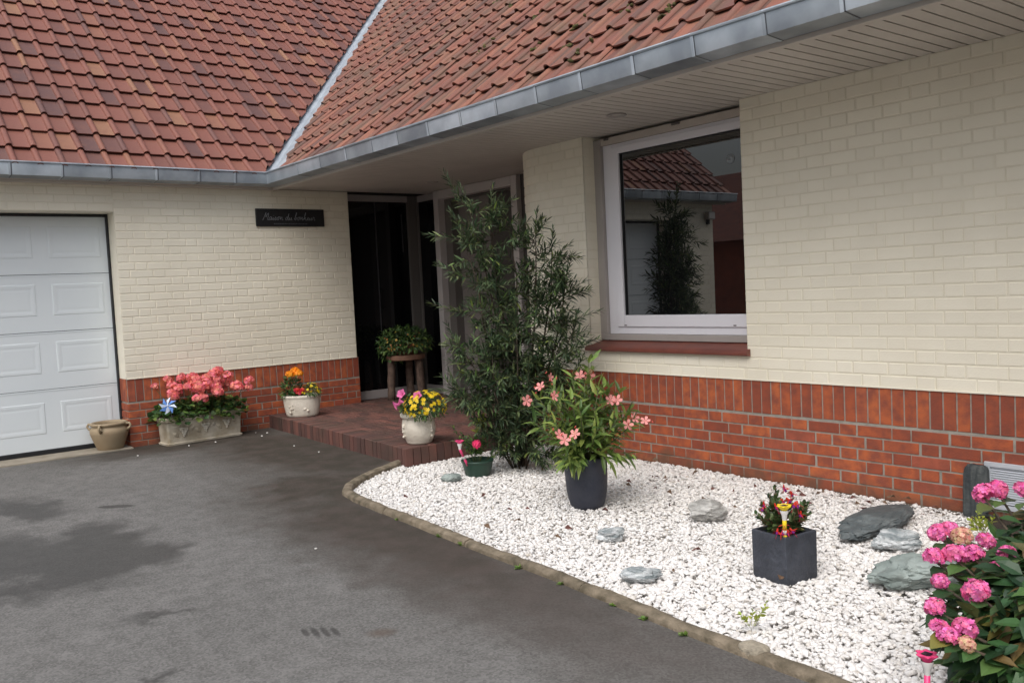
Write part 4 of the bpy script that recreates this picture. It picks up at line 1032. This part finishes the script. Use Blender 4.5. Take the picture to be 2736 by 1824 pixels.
# --- potted oleander
OC = np.array([-3.945, 3.685, .0])
ol = thing('potted_oleander', OC, 'oleander with peach pink blossoms in a tall round blue black pot on the gravel', 'potted plant')
nm = NM(); nm.lathe([(0, -.01), (.095, -.01), (.106, .01), (.117, .05), (.126, .11), (.131, .2), (.132, .29), (.130, .302), (.122, .304), (.116, .296), (.114, .27), (0, .27)], OC, 48, wob=.004); nm.build('pot', POTB, ol)
nm = NM(); nm.lathe([(0, .276), (.114, .272)], OC, 24); nm.build('potting_soil', SOIL, ol)
st = NM(); lf = NM()
def O3(a, b, z): return loc2(OC, a, b, z)
for k in range(30):
    az = k * 2.399; rr_ = math.sqrt((k + .5) / 30); a, b = rr_ * math.cos(az), rr_ * math.sin(az)
    zt = .84 - .36 * rr_ ** 1.5 + rng.normal(0, .03)
    if k % 7 == 3: zt += .06
    W = [O3(a * .05, b * .05, .26), O3(a * .15, b * .15, .26 + (zt - .26) * .42), O3(a * .34, b * .3, zt)]
    st.tube(W, [.005, .004, .002], 6)
    P = []; D = []; S = []
    for i in range(8):
        t = .36 + .64 * i / 7; p, ax = along(W, min(t, .999)); u0 = unit(np.cross(ax, [.2, .3, .9])); w0 = np.cross(ax, u0)
        for wv in range(3):
            ph = wv * 2.094 + i * 1.05 + rng.normal(0, .15); an = 1.2 - .5 * t + rng.normal(0, .12)
            D.append(math.cos(an) * ax + math.sin(an) * (math.cos(ph) * u0 + math.sin(ph) * w0) + np.array([0, 0, -.12 * rng.uniform()])); P.append(p); S.append(rng.uniform(.10, .16) * (1 - .25 * t))
    lf.inst(leaf(.25, .30, .22), P, frames(D), np.array(S))
for k in range(8):
    a = rng.uniform(-.3, .35); sprig(st, lf, O3(a * .3, -.05, .32), AR * a * 2.4 - AF * .7 + np.array([0, 0, .25]), .26, leaf(.22, .28, .3), .14, 9, .7, (0, 0, -.5), .003, .2)
lf.build('foliage', OLEL, ol, smooth=False)
OLE = [(-4.073, 3.344, .676), (-4.06, 3.447, .75), (-4.061, 3.53, .798), (-3.896, 3.408, .708), (-3.985, 3.706, .792), (-3.946, 3.754, .793), (-3.76, 3.733, .655), (-3.747, 3.781, .65), (-3.656, 3.77, .51), (-3.666, 3.84, .54), (-3.626, 3.888, .521), (-3.798, 3.349, .496), (-3.764, 3.358, .468), (-3.74, 3.421, .496)]
fl0 = NM(); fl0.inst(floret(5, .8, .22), [[0, 0, 0]], [np.eye(3)], [.034]); fl0.inst(leaf(.5, 0, .3), [[0, 0, .0]] * 3, frames([[.2, 0, 1], [-.1, .2, 1], [-.1, -.2, 1]]), [.01] * 3); fl0 = fl0.build('flower', PEACH, None, smooth=False)
bud = NM()
for p in OLE:
    c_ = part_copy(fl0, ol, p, 0, rng.uniform(.85, 1.1)); c_.rotation_euler = Vector(-AF * .8 + AR * rng.normal(0, .5) + np.array([0, 0, .35 + rng.normal(0, .3)])).to_track_quat('Z', 'Y').to_euler()
    q = O3(0, 0, .5); st.tube([np.array(p) - AF * -.004, np.array(p) * .75 + q * .25 - [0, 0, .03], q * .6 + np.array(p) * .4], .0022, 5)
    for k in range(4): bud.inst((I1[0], I1[1]), [np.array(p) + rng.normal(0, .018, 3) + AF * .012], frames([rng.normal(0, .5, 3) + [0, 0, 1]]), [[.011, .004, .004]])
drop(fl0)
st.build('stems', STEM, ol); tag(bud.build('buds', mat('red_bud', (.5, .07, .05), rough=.5, isl=.2), ol), kind='stuff')

# --- square slate pot with fuchsia
SQF = np.array([-2.25, 3.268, 0]); lD = -.10 * AR + .168 * AF; rD = .168 * AR + .10 * AF
SQC = SQF + (lD + rD) / 2; sqr = math.atan2(rD[1], rD[0])
sq = thing('square_pot', SQC, 'square slate black pot with red and purple fuchsia standing on the gravel', 'potted plant')
nm = NM(); rect_pot(nm, SQC, sqr, [(.094, .094, .004, -.01), (.099, .099, .005, .0), (.1, .1, .006, .1), (.1005, .1005, .006, .204), (.098, .098, .006, .208), (.087, .087, .005, .208), (.084, .084, .005, .18)]); nm.build('pot', POTS, sq, smooth=2)
nm = NM(); rect_pot(nm, SQC, sqr, [(.085, .085, .01, .16), (.085, .085, .01, .183)]); nm.build('potting_soil', SOIL, sq)
st = NM(); lf = NM()
def Q3(a, b, z): return loc2(SQC, a, b, z)
for (a, b, z, n) in ((-.01, 0, .40, 26), (-.07, 0, .36, 22), (-.095, -.03, .33, 16), (.06, .02, .31, 20), (.10, .03, .30, 18), (.03, .05, .35, 20), (-.04, -.05, .28, 18), (.05, -.03, .27, 16), (-.02, .06, .33, 18), (.12, .05, .28, 14), (-.06, .05, .3, 16), (.09, -.02, .33, 18), (.13, 0, .31, 16), (-.11, 0, .29, 16), (-.03, -.06, .34, 18)):
    p0 = Q3(a * .3, b * .3, .18); p1 = Q3(a, b, z); sprig(st, lf, p0, p1 - p0, np.linalg.norm(p1 - p0), BROAD, .042, int(n * 1.5), .9, (0, 0, -.05), .002, .15)
lf.build('foliage', mat('fuchsia_leaf', (.06, .10, .035), rough=.5, isl=.35, hue=.03, trans=.2, ramp=[(0, (.04, .08, .028)), (.75, (.085, .14, .042)), (1, (.17, .11, .06))]), sq, smooth=False); st.build('stems', mat('red_stem', (.2, .06, .04), rough=.6), sq)
fu = NM(); fu.inst(LANCE, [[0, 0, 0]] * 4, frames([[math.cos(a), math.sin(a), -.25] for a in (0, 1.57, 3.14, 4.71)]), [.028] * 4, 0); fu.tube([(0, 0, .014), (0, 0, 0)], [.003, .005], 6, 0)
fu.lathe([(.003, 0), (.0055, -.005), (.006, -.010), (.004, -.013)], (0, 0, 0), 8, mi=1); fu.tube([(0, 0, -.015), (.002, 0, -.032)], .0009, 4, 0)
fu = fu.build('fuchsia_flower', [REDF, PURP], None, smooth=False)
for (a, b, z) in ((-.065, -.12, .235), (-.05, -.125, .225), (-.03, -.12, .245), (-.02, -.125, .23), (0, -.12, .235), (-.035, -.12, .265), (-.01, -.03, .345), (.02, -.02, .345), (-.03, -.03, .34), (.01, 0, .39), (0, -.02, .405), (-.10, -.05, .34), (-.105, -.05, .32), (-.02, -.06, .32), (.055, -.03, .325), (.065, -.04, .285), (.03, -.03, .375), (-.05, -.06, .33), (.035, -.05, .33)):
    c_ = part_copy(fu, sq, Q3(a, b, z), rng.uniform(0, 6), rng.uniform(.95, 1.3), (rng.normal(0, .35), rng.normal(0, .35)))
drop(fu)

# --- green plastic pot with a little rose
GP_ = np.array([-5.23, 3.80, 0])
gp = thing('green_pot', GP_, 'low dark green plastic pot with a small pink rose in front of the tall shrub', 'potted plant')
nm = NM(); nm.lathe([(0, -.005), (.09, -.005), (.094, .0), (.112, .085), (.114, .092), (.12, .094), (.122, .108), (.117, .11), (.11, .1), (0, .09)], GP_, 36); nm.build('pot', POTG, gp)
st = NM(); lf = NM()
for k in range(9):
    a, b, z = rng.normal(0, .07), rng.normal(-.01, .05), rng.uniform(.2, .40)
    p0 = loc2(GP_, a * .3, b * .3, .09); p1 = loc2(GP_, a, b, z); sprig(st, lf, p0, p1 - p0, np.linalg.norm(p1 - p0), BROAD, .036, 26, .9, (0, 0, -.05), .0022, .25)
for k in range(4): sprig(st, lf, loc2(GP_, .06, 0, .1), AR * rng.uniform(.5, 1) + np.array([0, 0, .5]) - AF * .3, .16, LANCE, .055, 12, .8, (0, 0, -.3), .002, .2)
lf.build('foliage', GERL, gp, smooth=False); st.build('stems', STEM, gp)
lf = NM()
for k in range(3): sprig(NM(), lf, loc2(GP_, -.0 + .03 * k, -.01, .30 + .025 * k), [rng.normal(0, .2), rng.normal(0, .2), 1], .09, BROAD, .04, 14, .9, (0, 0, 0), 0, 0)
lf.build('young_leaves', YGL, gp, smooth=False)
H = head_mesh('rose', .022, 20, FLO5, .016, ROSE, .9, -.5); part_copy(H, gp, (-5.11, 3.715, .246), 0, 1.15); drop(H)

# --- solar lights shaped like flowers
def solar(loc, z0, z1, R, m, label, lean=(0, 0)):
    t = thing('solar_light', (loc[0], loc[1], z0), label, 'solar light')
    x1, y1 = loc[0] + lean[0], loc[1] + lean[1]; zc = z1 - R * 1.45
    nm = NM(); rows = []
    for k, (r, z) in enumerate([(.34, -1.0), (.5, -.6), (.75, -.25), (1.0, 0), (.92, .06), (.6, .02), (.55, -.05)]):
        rows.append([(x1 + R * r * (1 + .17 * (r > .6) * math.cos(6 * a)) * math.cos(a), y1 + R * r * (1 + .17 * (r > .6) * math.cos(6 * a)) * math.sin(a), z1 + R * z) for a in np.linspace(0, 2 * PI, 36, endpoint=False)])
    nm.grid(rows, True, cap=True); nm.build('flower_cup', m, t)
    nm = NM(); nm.box(x1 - R * .42, x1 + R * .42, y1 - R * .42, y1 + R * .42, z1 - R * .04, z1 + R * .035); nm.build('solar_cell', PANEL, t, smooth=False)
    nm = NM(); nm.lathe([(R * .30, -R * .7), (R * .40, 0), (R * .62, R * .55), (R * .6, R * .75)], (x1, y1, zc), 18); nm.build('clear_neck', CLEARP, t)
    zb = zc - R * .7; L_ = zb - z0; P_ = lambda f: (loc[0] + lean[0] * f, loc[1] + lean[1] * f, z0 + L_ * f)
    nm = NM(); nm.tube([P_(0), P_(.42)], R * .30, 10); nm.build('stake', m, t)
    nm = NM(); nm.tube([P_(.42), P_(.6)], R * .31, 10); nm.build('clear_band', CLEARP, t)
    nm = NM(); nm.tube([P_(.6), P_(1.01)], R * .30, 10); nm.build('stake', m, t)
solar((-2.272, 3.296), .17, .352, .030, YELP, 'yellow flower shaped solar light stuck in the square pot of fuchsia', (.02, -.028))
solar((-1.115, 2.20), .0, .352, .026, PINKPL, 'pink flower shaped solar light in the foreground beside the hydrangea', (.008, .012))
solar((-5.215, 3.70), .08, .285, .030, PINKPL, 'pink flower shaped solar light stuck in the low green pot', (.055, -.10))

# --- hydrangea
HC = np.array([-.76, 2.78, .0])
hy = thing('hydrangea', HC, 'pink flowering hydrangea bush at the right end of the gravel bed', 'shrub')
HYD = [(-1.309, 3.023, .593, .062, 0), (-1.293, 3.091, .596, .058, 0), (-1.207, 3.073, .612, .05, 0), (-1.331, 2.748, .514, .055, 0), (-1.328, 2.815, .509, .055, 0), (-1.256, 2.746, .518, .058, 1), (-1.218, 2.823, .493, .05, 0), (-1.251, 2.557, .497, .055, 0), (-1.205, 2.583, .507, .06, 0), (-1.18, 2.646, .5, .056, 0), (-1.117, 2.725, .495, .048, 0), (-1.119, 2.656, .469, .04, 0), (-1.183, 2.447, .468, .042, 0), (-1.153, 2.352, .426, .05, 0), (-1.083, 2.443, .464, .062, 0), (-1.087, 2.241, .417, .046, 0), (-1.058, 2.228, .407, .048, 0), (-1.046, 2.293, .413, .055, 0), (-1.005, 2.215, .406, .038, 1),
       (-.9, 3.25, .62, .055, 0), (-.6, 2.9, .68, .06, 0), (-.7, 2.35, .6, .055, 0), (-.4, 2.6, .6, .055, 0), (-.5, 3.2, .6, .05, 0)]
st = NM(); lf = NM()
for g in HYD:
    g3 = np.array(g[:3]); b = HC + (g3 - HC) * [.25, .25, 0] + [0, 0, .02]
    W = [b, b * .45 + g3 * .55 + [0, 0, .06], g3 - [0, 0, .01]]; st.tube(W, [.006, .005, .004], 6)
    for i in range(8):
        t = .35 + .083 * i
        p, ax = along(W, min(t, .97)); ph = i * 1.57
        for s_s in (0, PI):
            d = np.array([math.cos(ph + s_s), math.sin(ph + s_s), .15 - .3 * (1 - t)]); lf.inst(leaf(.60, .22, .25, (0, .3, .65, 1)), [p], frames([d], [[0, 0, 1] + rng.normal(0, .25, 3)]), [rng.uniform(.055, .095)])
T = leaf(.6, .25, .22)
u = sph(4600); u = u[(u[:, 2] > -.25)][:2300]; k = rng.uniform(.45, 1, len(u)) ** .5
P = HC + [0, 0, .16] + u * np.array([.50, .50, .40]) * k[:, None]
lf.inst(T, P, frames(u * [1, 1, .3] + rng.normal(0, .45, u.shape) + [0, 0, -.25], u * .5 + [0, 0, .8] + rng.normal(0, .3, u.shape)), rng.uniform(.05, .095, len(u)))
u = sph(2400); u = u[(u[:, 2] > -.2)][:1100]; k = rng.uniform(.5, 1, len(u)) ** .5
P = HC + [-.14, .27, .34] + u * np.array([.40, .36, .24]) * k[:, None]
lf.inst(T, P, frames(u * [1, 1, .3] + rng.normal(0, .45, u.shape) + [0, 0, -.25], u * .5 + [0, 0, .8] + rng.normal(0, .3, u.shape)), rng.uniform(.045, .085, len(u)))
u = sph(3600); u = u[(u[:, 2] > -.1)][:1500]; k = rng.uniform(.6, 1, len(u)) ** .5
P = HC + [0, 0, .30] + u * np.array([.53, .53, .27]) * k[:, None]
lf.inst(T, P, frames(u * [1, 1, .3] + rng.normal(0, .45, u.shape) + [0, 0, -.25], u * .5 + [0, 0, .8] + rng.normal(0, .3, u.shape)), rng.uniform(.045, .085, len(u)))
lf.build('foliage', HYDL, hy, smooth=False); st.build('stems', BARKD, hy)
H = [head_mesh('flower_head', .05, 95, FLO4, .0135, HPINK, .85, -.5) for _ in range(3)]; HF = head_mesh('flower_head', .05, 80, FLO4, .012, HFADE, .8, -.4)
for i, g in enumerate(HYD):
    c_ = part_copy(HF if g[4] else H[i % 3], hy, g[:3], rng.uniform(0, 6), g[3] / .056 * .60, (rng.normal(-.1, .25), rng.normal(-.2, .25)))
    if g[4]: c_['label'] = 'faded peach coloured flower head'
for o in H + [HF]: drop(o)

# --- rocks on the gravel
def rock(loc, size, rz, m, label, seed, flat=.0, rough=.25, name='rock', cuts=5, sink=.25):
    V, F = I5 if max(size) > .1 else I5; V = V.copy(); r = random.Random(seed)
    for k in range(cuts):            # broken faces
        n = Vector((r.gauss(0, 1), r.gauss(0, 1), r.gauss(0, .8))).normalized(); n_ = np.array(n); d = r.uniform(.62, .85)
        s_ = V @ n_; over = np.clip(s_ - d, 0, None); V = V - over[:, None] * n_ * .9
    off = Vector((seed * 3.1, seed * 1.7, seed * .9))
    disp = np.array([mnoise.fractal(Vector(v) * 1.3 + off, 1.0, 2.0, 5) for v in V]); d2 = np.array([mnoise.fractal(Vector(v) * 5 + off, 1.0, 2.0, 4) for v in V]); V = V * (1 + rough * disp + (.085 * d2))[:, None]
    rid = np.array([abs(mnoise.noise(Vector((v[0] * 2, v[1] * 2, v[2] * 7)) + off)) for v in V]); V = V * (1 - .035 * (rid < .07))[:, None]
    V = V * np.array(size) * [1, 1, .85]; ca, sa = math.cos(rz), math.sin(rz)
    V = np.stack([V[:, 0] * ca - V[:, 1] * sa, V[:, 0] * sa + V[:, 1] * ca, V[:, 2]], 1)
    nm = NM(); nm.add(V, F); o = nm.build(name, m, None, smooth=2)
    o.location = (loc[0], loc[1], size[2] * (1 - sink) * .8); tag(o, label, 'rock'); return o
A0 = math.atan2(AR[1], AR[0])
rock((-5.21, 3.55), (.075, .06, .035), A0, R_GREEN, 'flat grey green stone lying beside the low green pot', 3, cuts=3, rough=.15)
rock((-3.32, 3.25), (.085, .06, .042), A0, R_BAND, 'small pale stone with a notched top, between round pot and kerb', 5, rough=.35)
rock((-2.755, 2.885), (.09, .062, .05), A0 + .15, R_BAND, 'pale banded stone nearest the kerb in the middle of the gravel', 8, rough=.2, sink=.35)
rock((-3.2, 3.89), (.118, .09, .085), A0, R_GREY, 'rounded grey marbled boulder between the round pot and the square pot', 12, cuts=3, rough=.14, sink=.4)
rock((-2.425, 4.34), (.35, .13, .065), PI / 2 + .10, R_SLATE, 'long dark slate boulder behind the square pot', 14, cuts=4, rough=.10, sink=.3)
rock((-2.17, 4.08), (.125, .09, .065), A0 - .2, R_BAND, 'blue grey rock with white streaks right of the square pot', 17, rough=.2, sink=.4)
rock((-1.85, 3.66), (.21, .135, .10), A0 + .1, R_GREEN, 'big pale green craggy rock beside the hydrangea', 21, cuts=6, rough=.28, sink=.35)
rock((-1.93, 4.16), (.07, .05, .04), A0, R_GREEN, 'small grey rock half hidden behind the hydrangea blossoms', 23)
rock((-1.72, 3.95), (.06, .05, .04), A0 + .5, R_SLATE, 'small dark stone peeping out above the big green rock', 27)
# slate slab leaning by the vent
nm = NM(); V = I5[0].copy(); V = np.sign(V) * np.abs(V) ** .35
V = V * (1 + .05 * np.array([mnoise.fractal(Vector((v[0] * 3, v[1] * 3, v[2])) * 1.5, 1, 2, 4) for v in V]))[:, None]
nm.add(V * [.062, .028, .145], I5[1]); sb_ = nm.build('slate_slab', R_DARK, None, smooth=2); sb_.location = (-2.155, 4.885, .13); sb_.rotation_euler = (-.12, 0, .1)
tag(sb_, 'upright dark slate slab leaning on the brick plinth beside the vent grille', 'stone')
# pale cobble let into the kerb
nm = NM(); V = I3[0].copy(); V = np.sign(V) * np.abs(V) ** .7; V = V * (1 + .12 * np.array([mnoise.fractal(Vector(v) * 1.8, 1, 2, 4) for v in V]))[:, None]; nm.add(V * [.058, .04, .026], I3[1]); cb = nm.build('cobble', mat('cobble_stone', (.40, .35, .27), (.25, .22, .17), 25, .9, bump=.8, bsc=80), None); cb.location = (-1.91, 2.565, .02); cb.rotation_euler = (0, 0, -.1)
tag(cb, 'pale rounded cobble set on the concrete kerb', 'stone')

# --- weeds
def weed(loc, n, ls, T, m, label, group=None, spread=.8):
    t = NM(); 
    for k in range(n):
        az = rng.uniform(0, 2 * PI); t.inst(T, [np.array([rng.normal(0, .02) * ls * 20, rng.normal(0, .006), .0])], frames([[math.cos(az) * spread, math.sin(az) * spread, rng.uniform(.3, 1.2)]]), [ls * rng.uniform(.6, 1.2)])
    o = t.build('weed', m, None, smooth=False); o.location = loc; o.rotation_euler = (0, 0, -.06); tag(o, label, 'weed', group); return o
wl = 'tiny green weed in the joint between kerb and asphalt'
w0 = weed((-4.06, 2.665, .0), 34, .035, BLADE, GRASSL, 'grassy weed tuft at the foot of the kerb, biggest of the kerb weeds')
w1 = weed((-3.83, 2.65, 0), 14, .026, BROAD, GRASSL, wl, 'small weeds along the kerb')
for p in ((-4.55, 2.70, 0), (-2.98, 2.60, 0), (-2.62, 2.565, 0), (-2.2, 2.53, 0), (-3.3, 2.615, 0), (-2.42, 2.55, 0)):
    o = w1.copy(); COL.objects.link(o); o.location = p; o.rotation_euler = (0, 0, rng.uniform(0, 3)); o.scale = (rng.uniform(.7, 1.1),) * 3
nm = NM()
for (a, b, z) in ((0, 0, .06), (-.03, .01, .045), (.035, .0, .075), (.05, .01, .09), (-.02, .0, .03), (.02, 0, .03)):
    sprig(nm, nm, (a * .3, b * .3, .0), (a, b, z), np.linalg.norm((a, b, z)), BROAD, .028, 7, 1.0, (0, 0, 0), .001, .4)
o = nm.build('weed', YGL, None, smooth=False); o.location = (-2.05, 2.74, .02); o.rotation_euler = (0, 0, A0); tag(o, 'small yellow green weed sprouting through the white gravel near the kerb', 'weed')
nm = NM()
for k in range(7): sprig(nm, nm, (0, 0, 0), (rng.normal(0, .35), rng.normal(0, .35), 1), rng.uniform(.10, .16), BROAD, .038, 9, .9, (0, 0, 0), .002, .4)
o = nm.build('young_plant', YGL, None, smooth=False); o.location = (-1.93, 4.45, .01); tag(o, 'small yellow leaved plant by the wall behind the hydrangea', 'plant')

# --- dead leaves on the gravel, stray pebbles on the asphalt
base = []
for m_ in (DEAD, DEADR):
    nm = NM(); V, F = leaf(.55, -.25, .5); V = V.copy(); V[:, 2] += .2 * np.sin(V[:, 0] * 5 + V[:, 1] * 7); nm.add(V, F); base.append(nm.build('dead_leaf', m_, None, smooth=False))
spots = [(-3.93, 3.09), (-4.13, 3.24), (-3.44, 3.02), (-4.04, 3.31), (-3.75, 3.3), (-3.55, 3.2)]
q = scatter(60, BED, (-5.6, 2.8), (-1.6, 4.9)); wgt = rng.uniform(0, 1, 60) < np.clip((q[:, 1] - 2.8) / 2.0, .12, 1)
spots += [tuple(p) for p in q[wgt]] + [(-3.5 + rng.normal(0, .4), 4.3 + rng.normal(0, .25)) for _ in range(22)] + [(-2.5 + rng.normal(0, .35), 4.7 + rng.normal(0, .12)) for _ in range(12)]
for i, p in enumerate(spots):
    o = base[i % 2].copy(); COL.objects.link(o); o.location = (p[0], min(p[1], 4.9), .022 + rng.uniform(0, .008)); s_ = rng.uniform(.03, .062); o.scale = (s_, s_ * rng.uniform(.5, 1), s_); o.rotation_euler = (rng.normal(0, .3), rng.normal(0, .3), rng.uniform(0, 6))
    tag(o, 'dry brown leaf lying on the white gravel', 'leaf', 'dead leaves scattered on the white gravel')
for b_ in base: drop(b_)
nm = NM(); nm.add(I2[0] * [.013, .009, .007], I2[1]); pb = nm.build('stray_pebble', PEB, None)
for i, p in enumerate([(-4.37, 2.07), (-8.38, 2.29), (-8.6, 3.62), (-8.72, 3.55), (-8.52, 2.8), (-8.5, 3.05), (-7.6, 3.45), (-7.1, 3.45), (-8.45, 3.5)]):
    o = pb if i == 0 else pb.copy()
    if i: COL.objects.link(o)
    o.location = (p[0], p[1], .005); o.rotation_euler = (0, 0, rng.uniform(0, 3)); o.scale = (rng.uniform(.5, .9),) * 3
    tag(o, 'white pebble lying loose on the dark asphalt', 'pebble', 'stray white pebbles on the asphalt')

# --- name plate on the garage wall
sg = thing('house_sign', (XG + .02, 4.18, 2.22), 'black slate name plate with faint cursive lettering on the cream garage wall', 'sign')
nm = NM(); nm.box(XG + .006, XG + .026, 3.79, 4.575, 2.128, 2.315); nm.build('plate', SLATE, sg, smooth=False, bevel=.006)
STRK = {  # simple cursive letters: polylines in letter space, advance
 'M': ([(0, 0), (.22, .55), (.42, 1.15), (.46, 1.2), (.48, .9), (.5, .35), (.75, .95), (.98, 1.2), (.95, .7), (.9, .15), (1.0, .02), (1.12, .12)], 1.1),
 'a': ([(.5, .5), (.3, .58), (.08, .35), (.1, .05), (.3, .02), (.5, .4), (.52, .55), (.48, .1), (.6, .02), (.72, .12)], .7),
 'i': ([(0, .12), (.15, .52), (.12, .1), (.22, .02), (.36, .12)], .36),
 's': ([(0, .12), (.22, .62), (.32, .3), (.25, .03), (.08, .06), (.2, .02), (.45, .14)], .44),
 'o': ([(.35, .55), (.1, .4), (.1, .08), (.3, .02), (.45, .25), (.35, .55), (.5, .5), (.62, .5)], .6),
 'n': ([(0, .5), (.1, .55), (.08, .02), (.25, .48), (.4, .55), (.42, .1), (.52, .02), (.64, .12)], .64),
 'd': ([(.48, .5), (.28, .56), (.06, .3), (.12, .03), (.32, .06), (.5, .5), (.66, 1.3), (.5, .1), (.62, .02), (.74, .12)], .74),
 'u': ([(0, .12), (.1, .52), (.08, .1), (.2, .02), (.38, .2), (.46, .54), (.44, .1), (.54, .02), (.66, .12)], .66),
 'b': ([(0, .12), (.3, .9), (.34, 1.3), (.22, 1.2), (.12, .3), (.2, .02), (.38, .12), (.36, .45), (.46, .45), (.58, .42)], .56),
 'h': ([(0, .12), (.3, .95), (.32, 1.3), (.2, 1.15), (.1, .02), (.28, .48), (.42, .5), (.42, .1), (.54, .02), (.66, .12)], .66),
 'e': ([(0, .15), (.3, .3), (.32, .52), (.15, .5), (.1, .15), (.25, .02), (.45, .14)], .44),
 'r': ([(0, .12), (.15, .6), (.22, .5), (.38, .5), (.36, .12), (.48, .02), (.6, .12)], .58), ' ': ([], .38)}
def smooth_line(P, k=3):
    P = np.array(P, float)
    for _ in range(k):
        Q = [P[0]]
        for a, b in zip(P[:-1], P[1:]): Q += [a * .75 + b * .25, a * .25 + b * .75]
        Q.append(P[-1]); P = np.array(Q)
    return P
txt = 'Maison du bonheur'; tot = sum(STRK[c][1] for c in txt); sc_t = .60 / tot; xx = 0; nm = NM()
for c in txt:
    P, adv = STRK[c]
    if P:
        L = smooth_line(P, 2); nm.tube([(XG + .0265, 3.862 + (xx + p[0] + .22 * p[1]) * sc_t, 2.192 + p[1] * sc_t * 1.15) for p in L], .0017, 4)
        if c == 'i': nm.tube([(XG + .0265, 3.862 + (xx + .32) * sc_t, 2.192 + .8 * sc_t), (XG + .0265, 3.862 + (xx + .36) * sc_t, 2.192 + .84 * sc_t)], .002, 4)
    xx += adv
nm.build('lettering', CHALK, sg)
nm = NM(); y = 3.985
while y < 4.36:
    L = rng.choice([.006, .010, .014]); nm.box(XG + .026, XG + .0268, y, y + L, 2.152, 2.160); y += L + .006
nm.build('ornament_line', mat('dim_lettering', (.12, .125, .14), rough=.6), sg, smooth=False)

for o in list(bpy.data.objects):
    if '_w' in o: del o['_w']
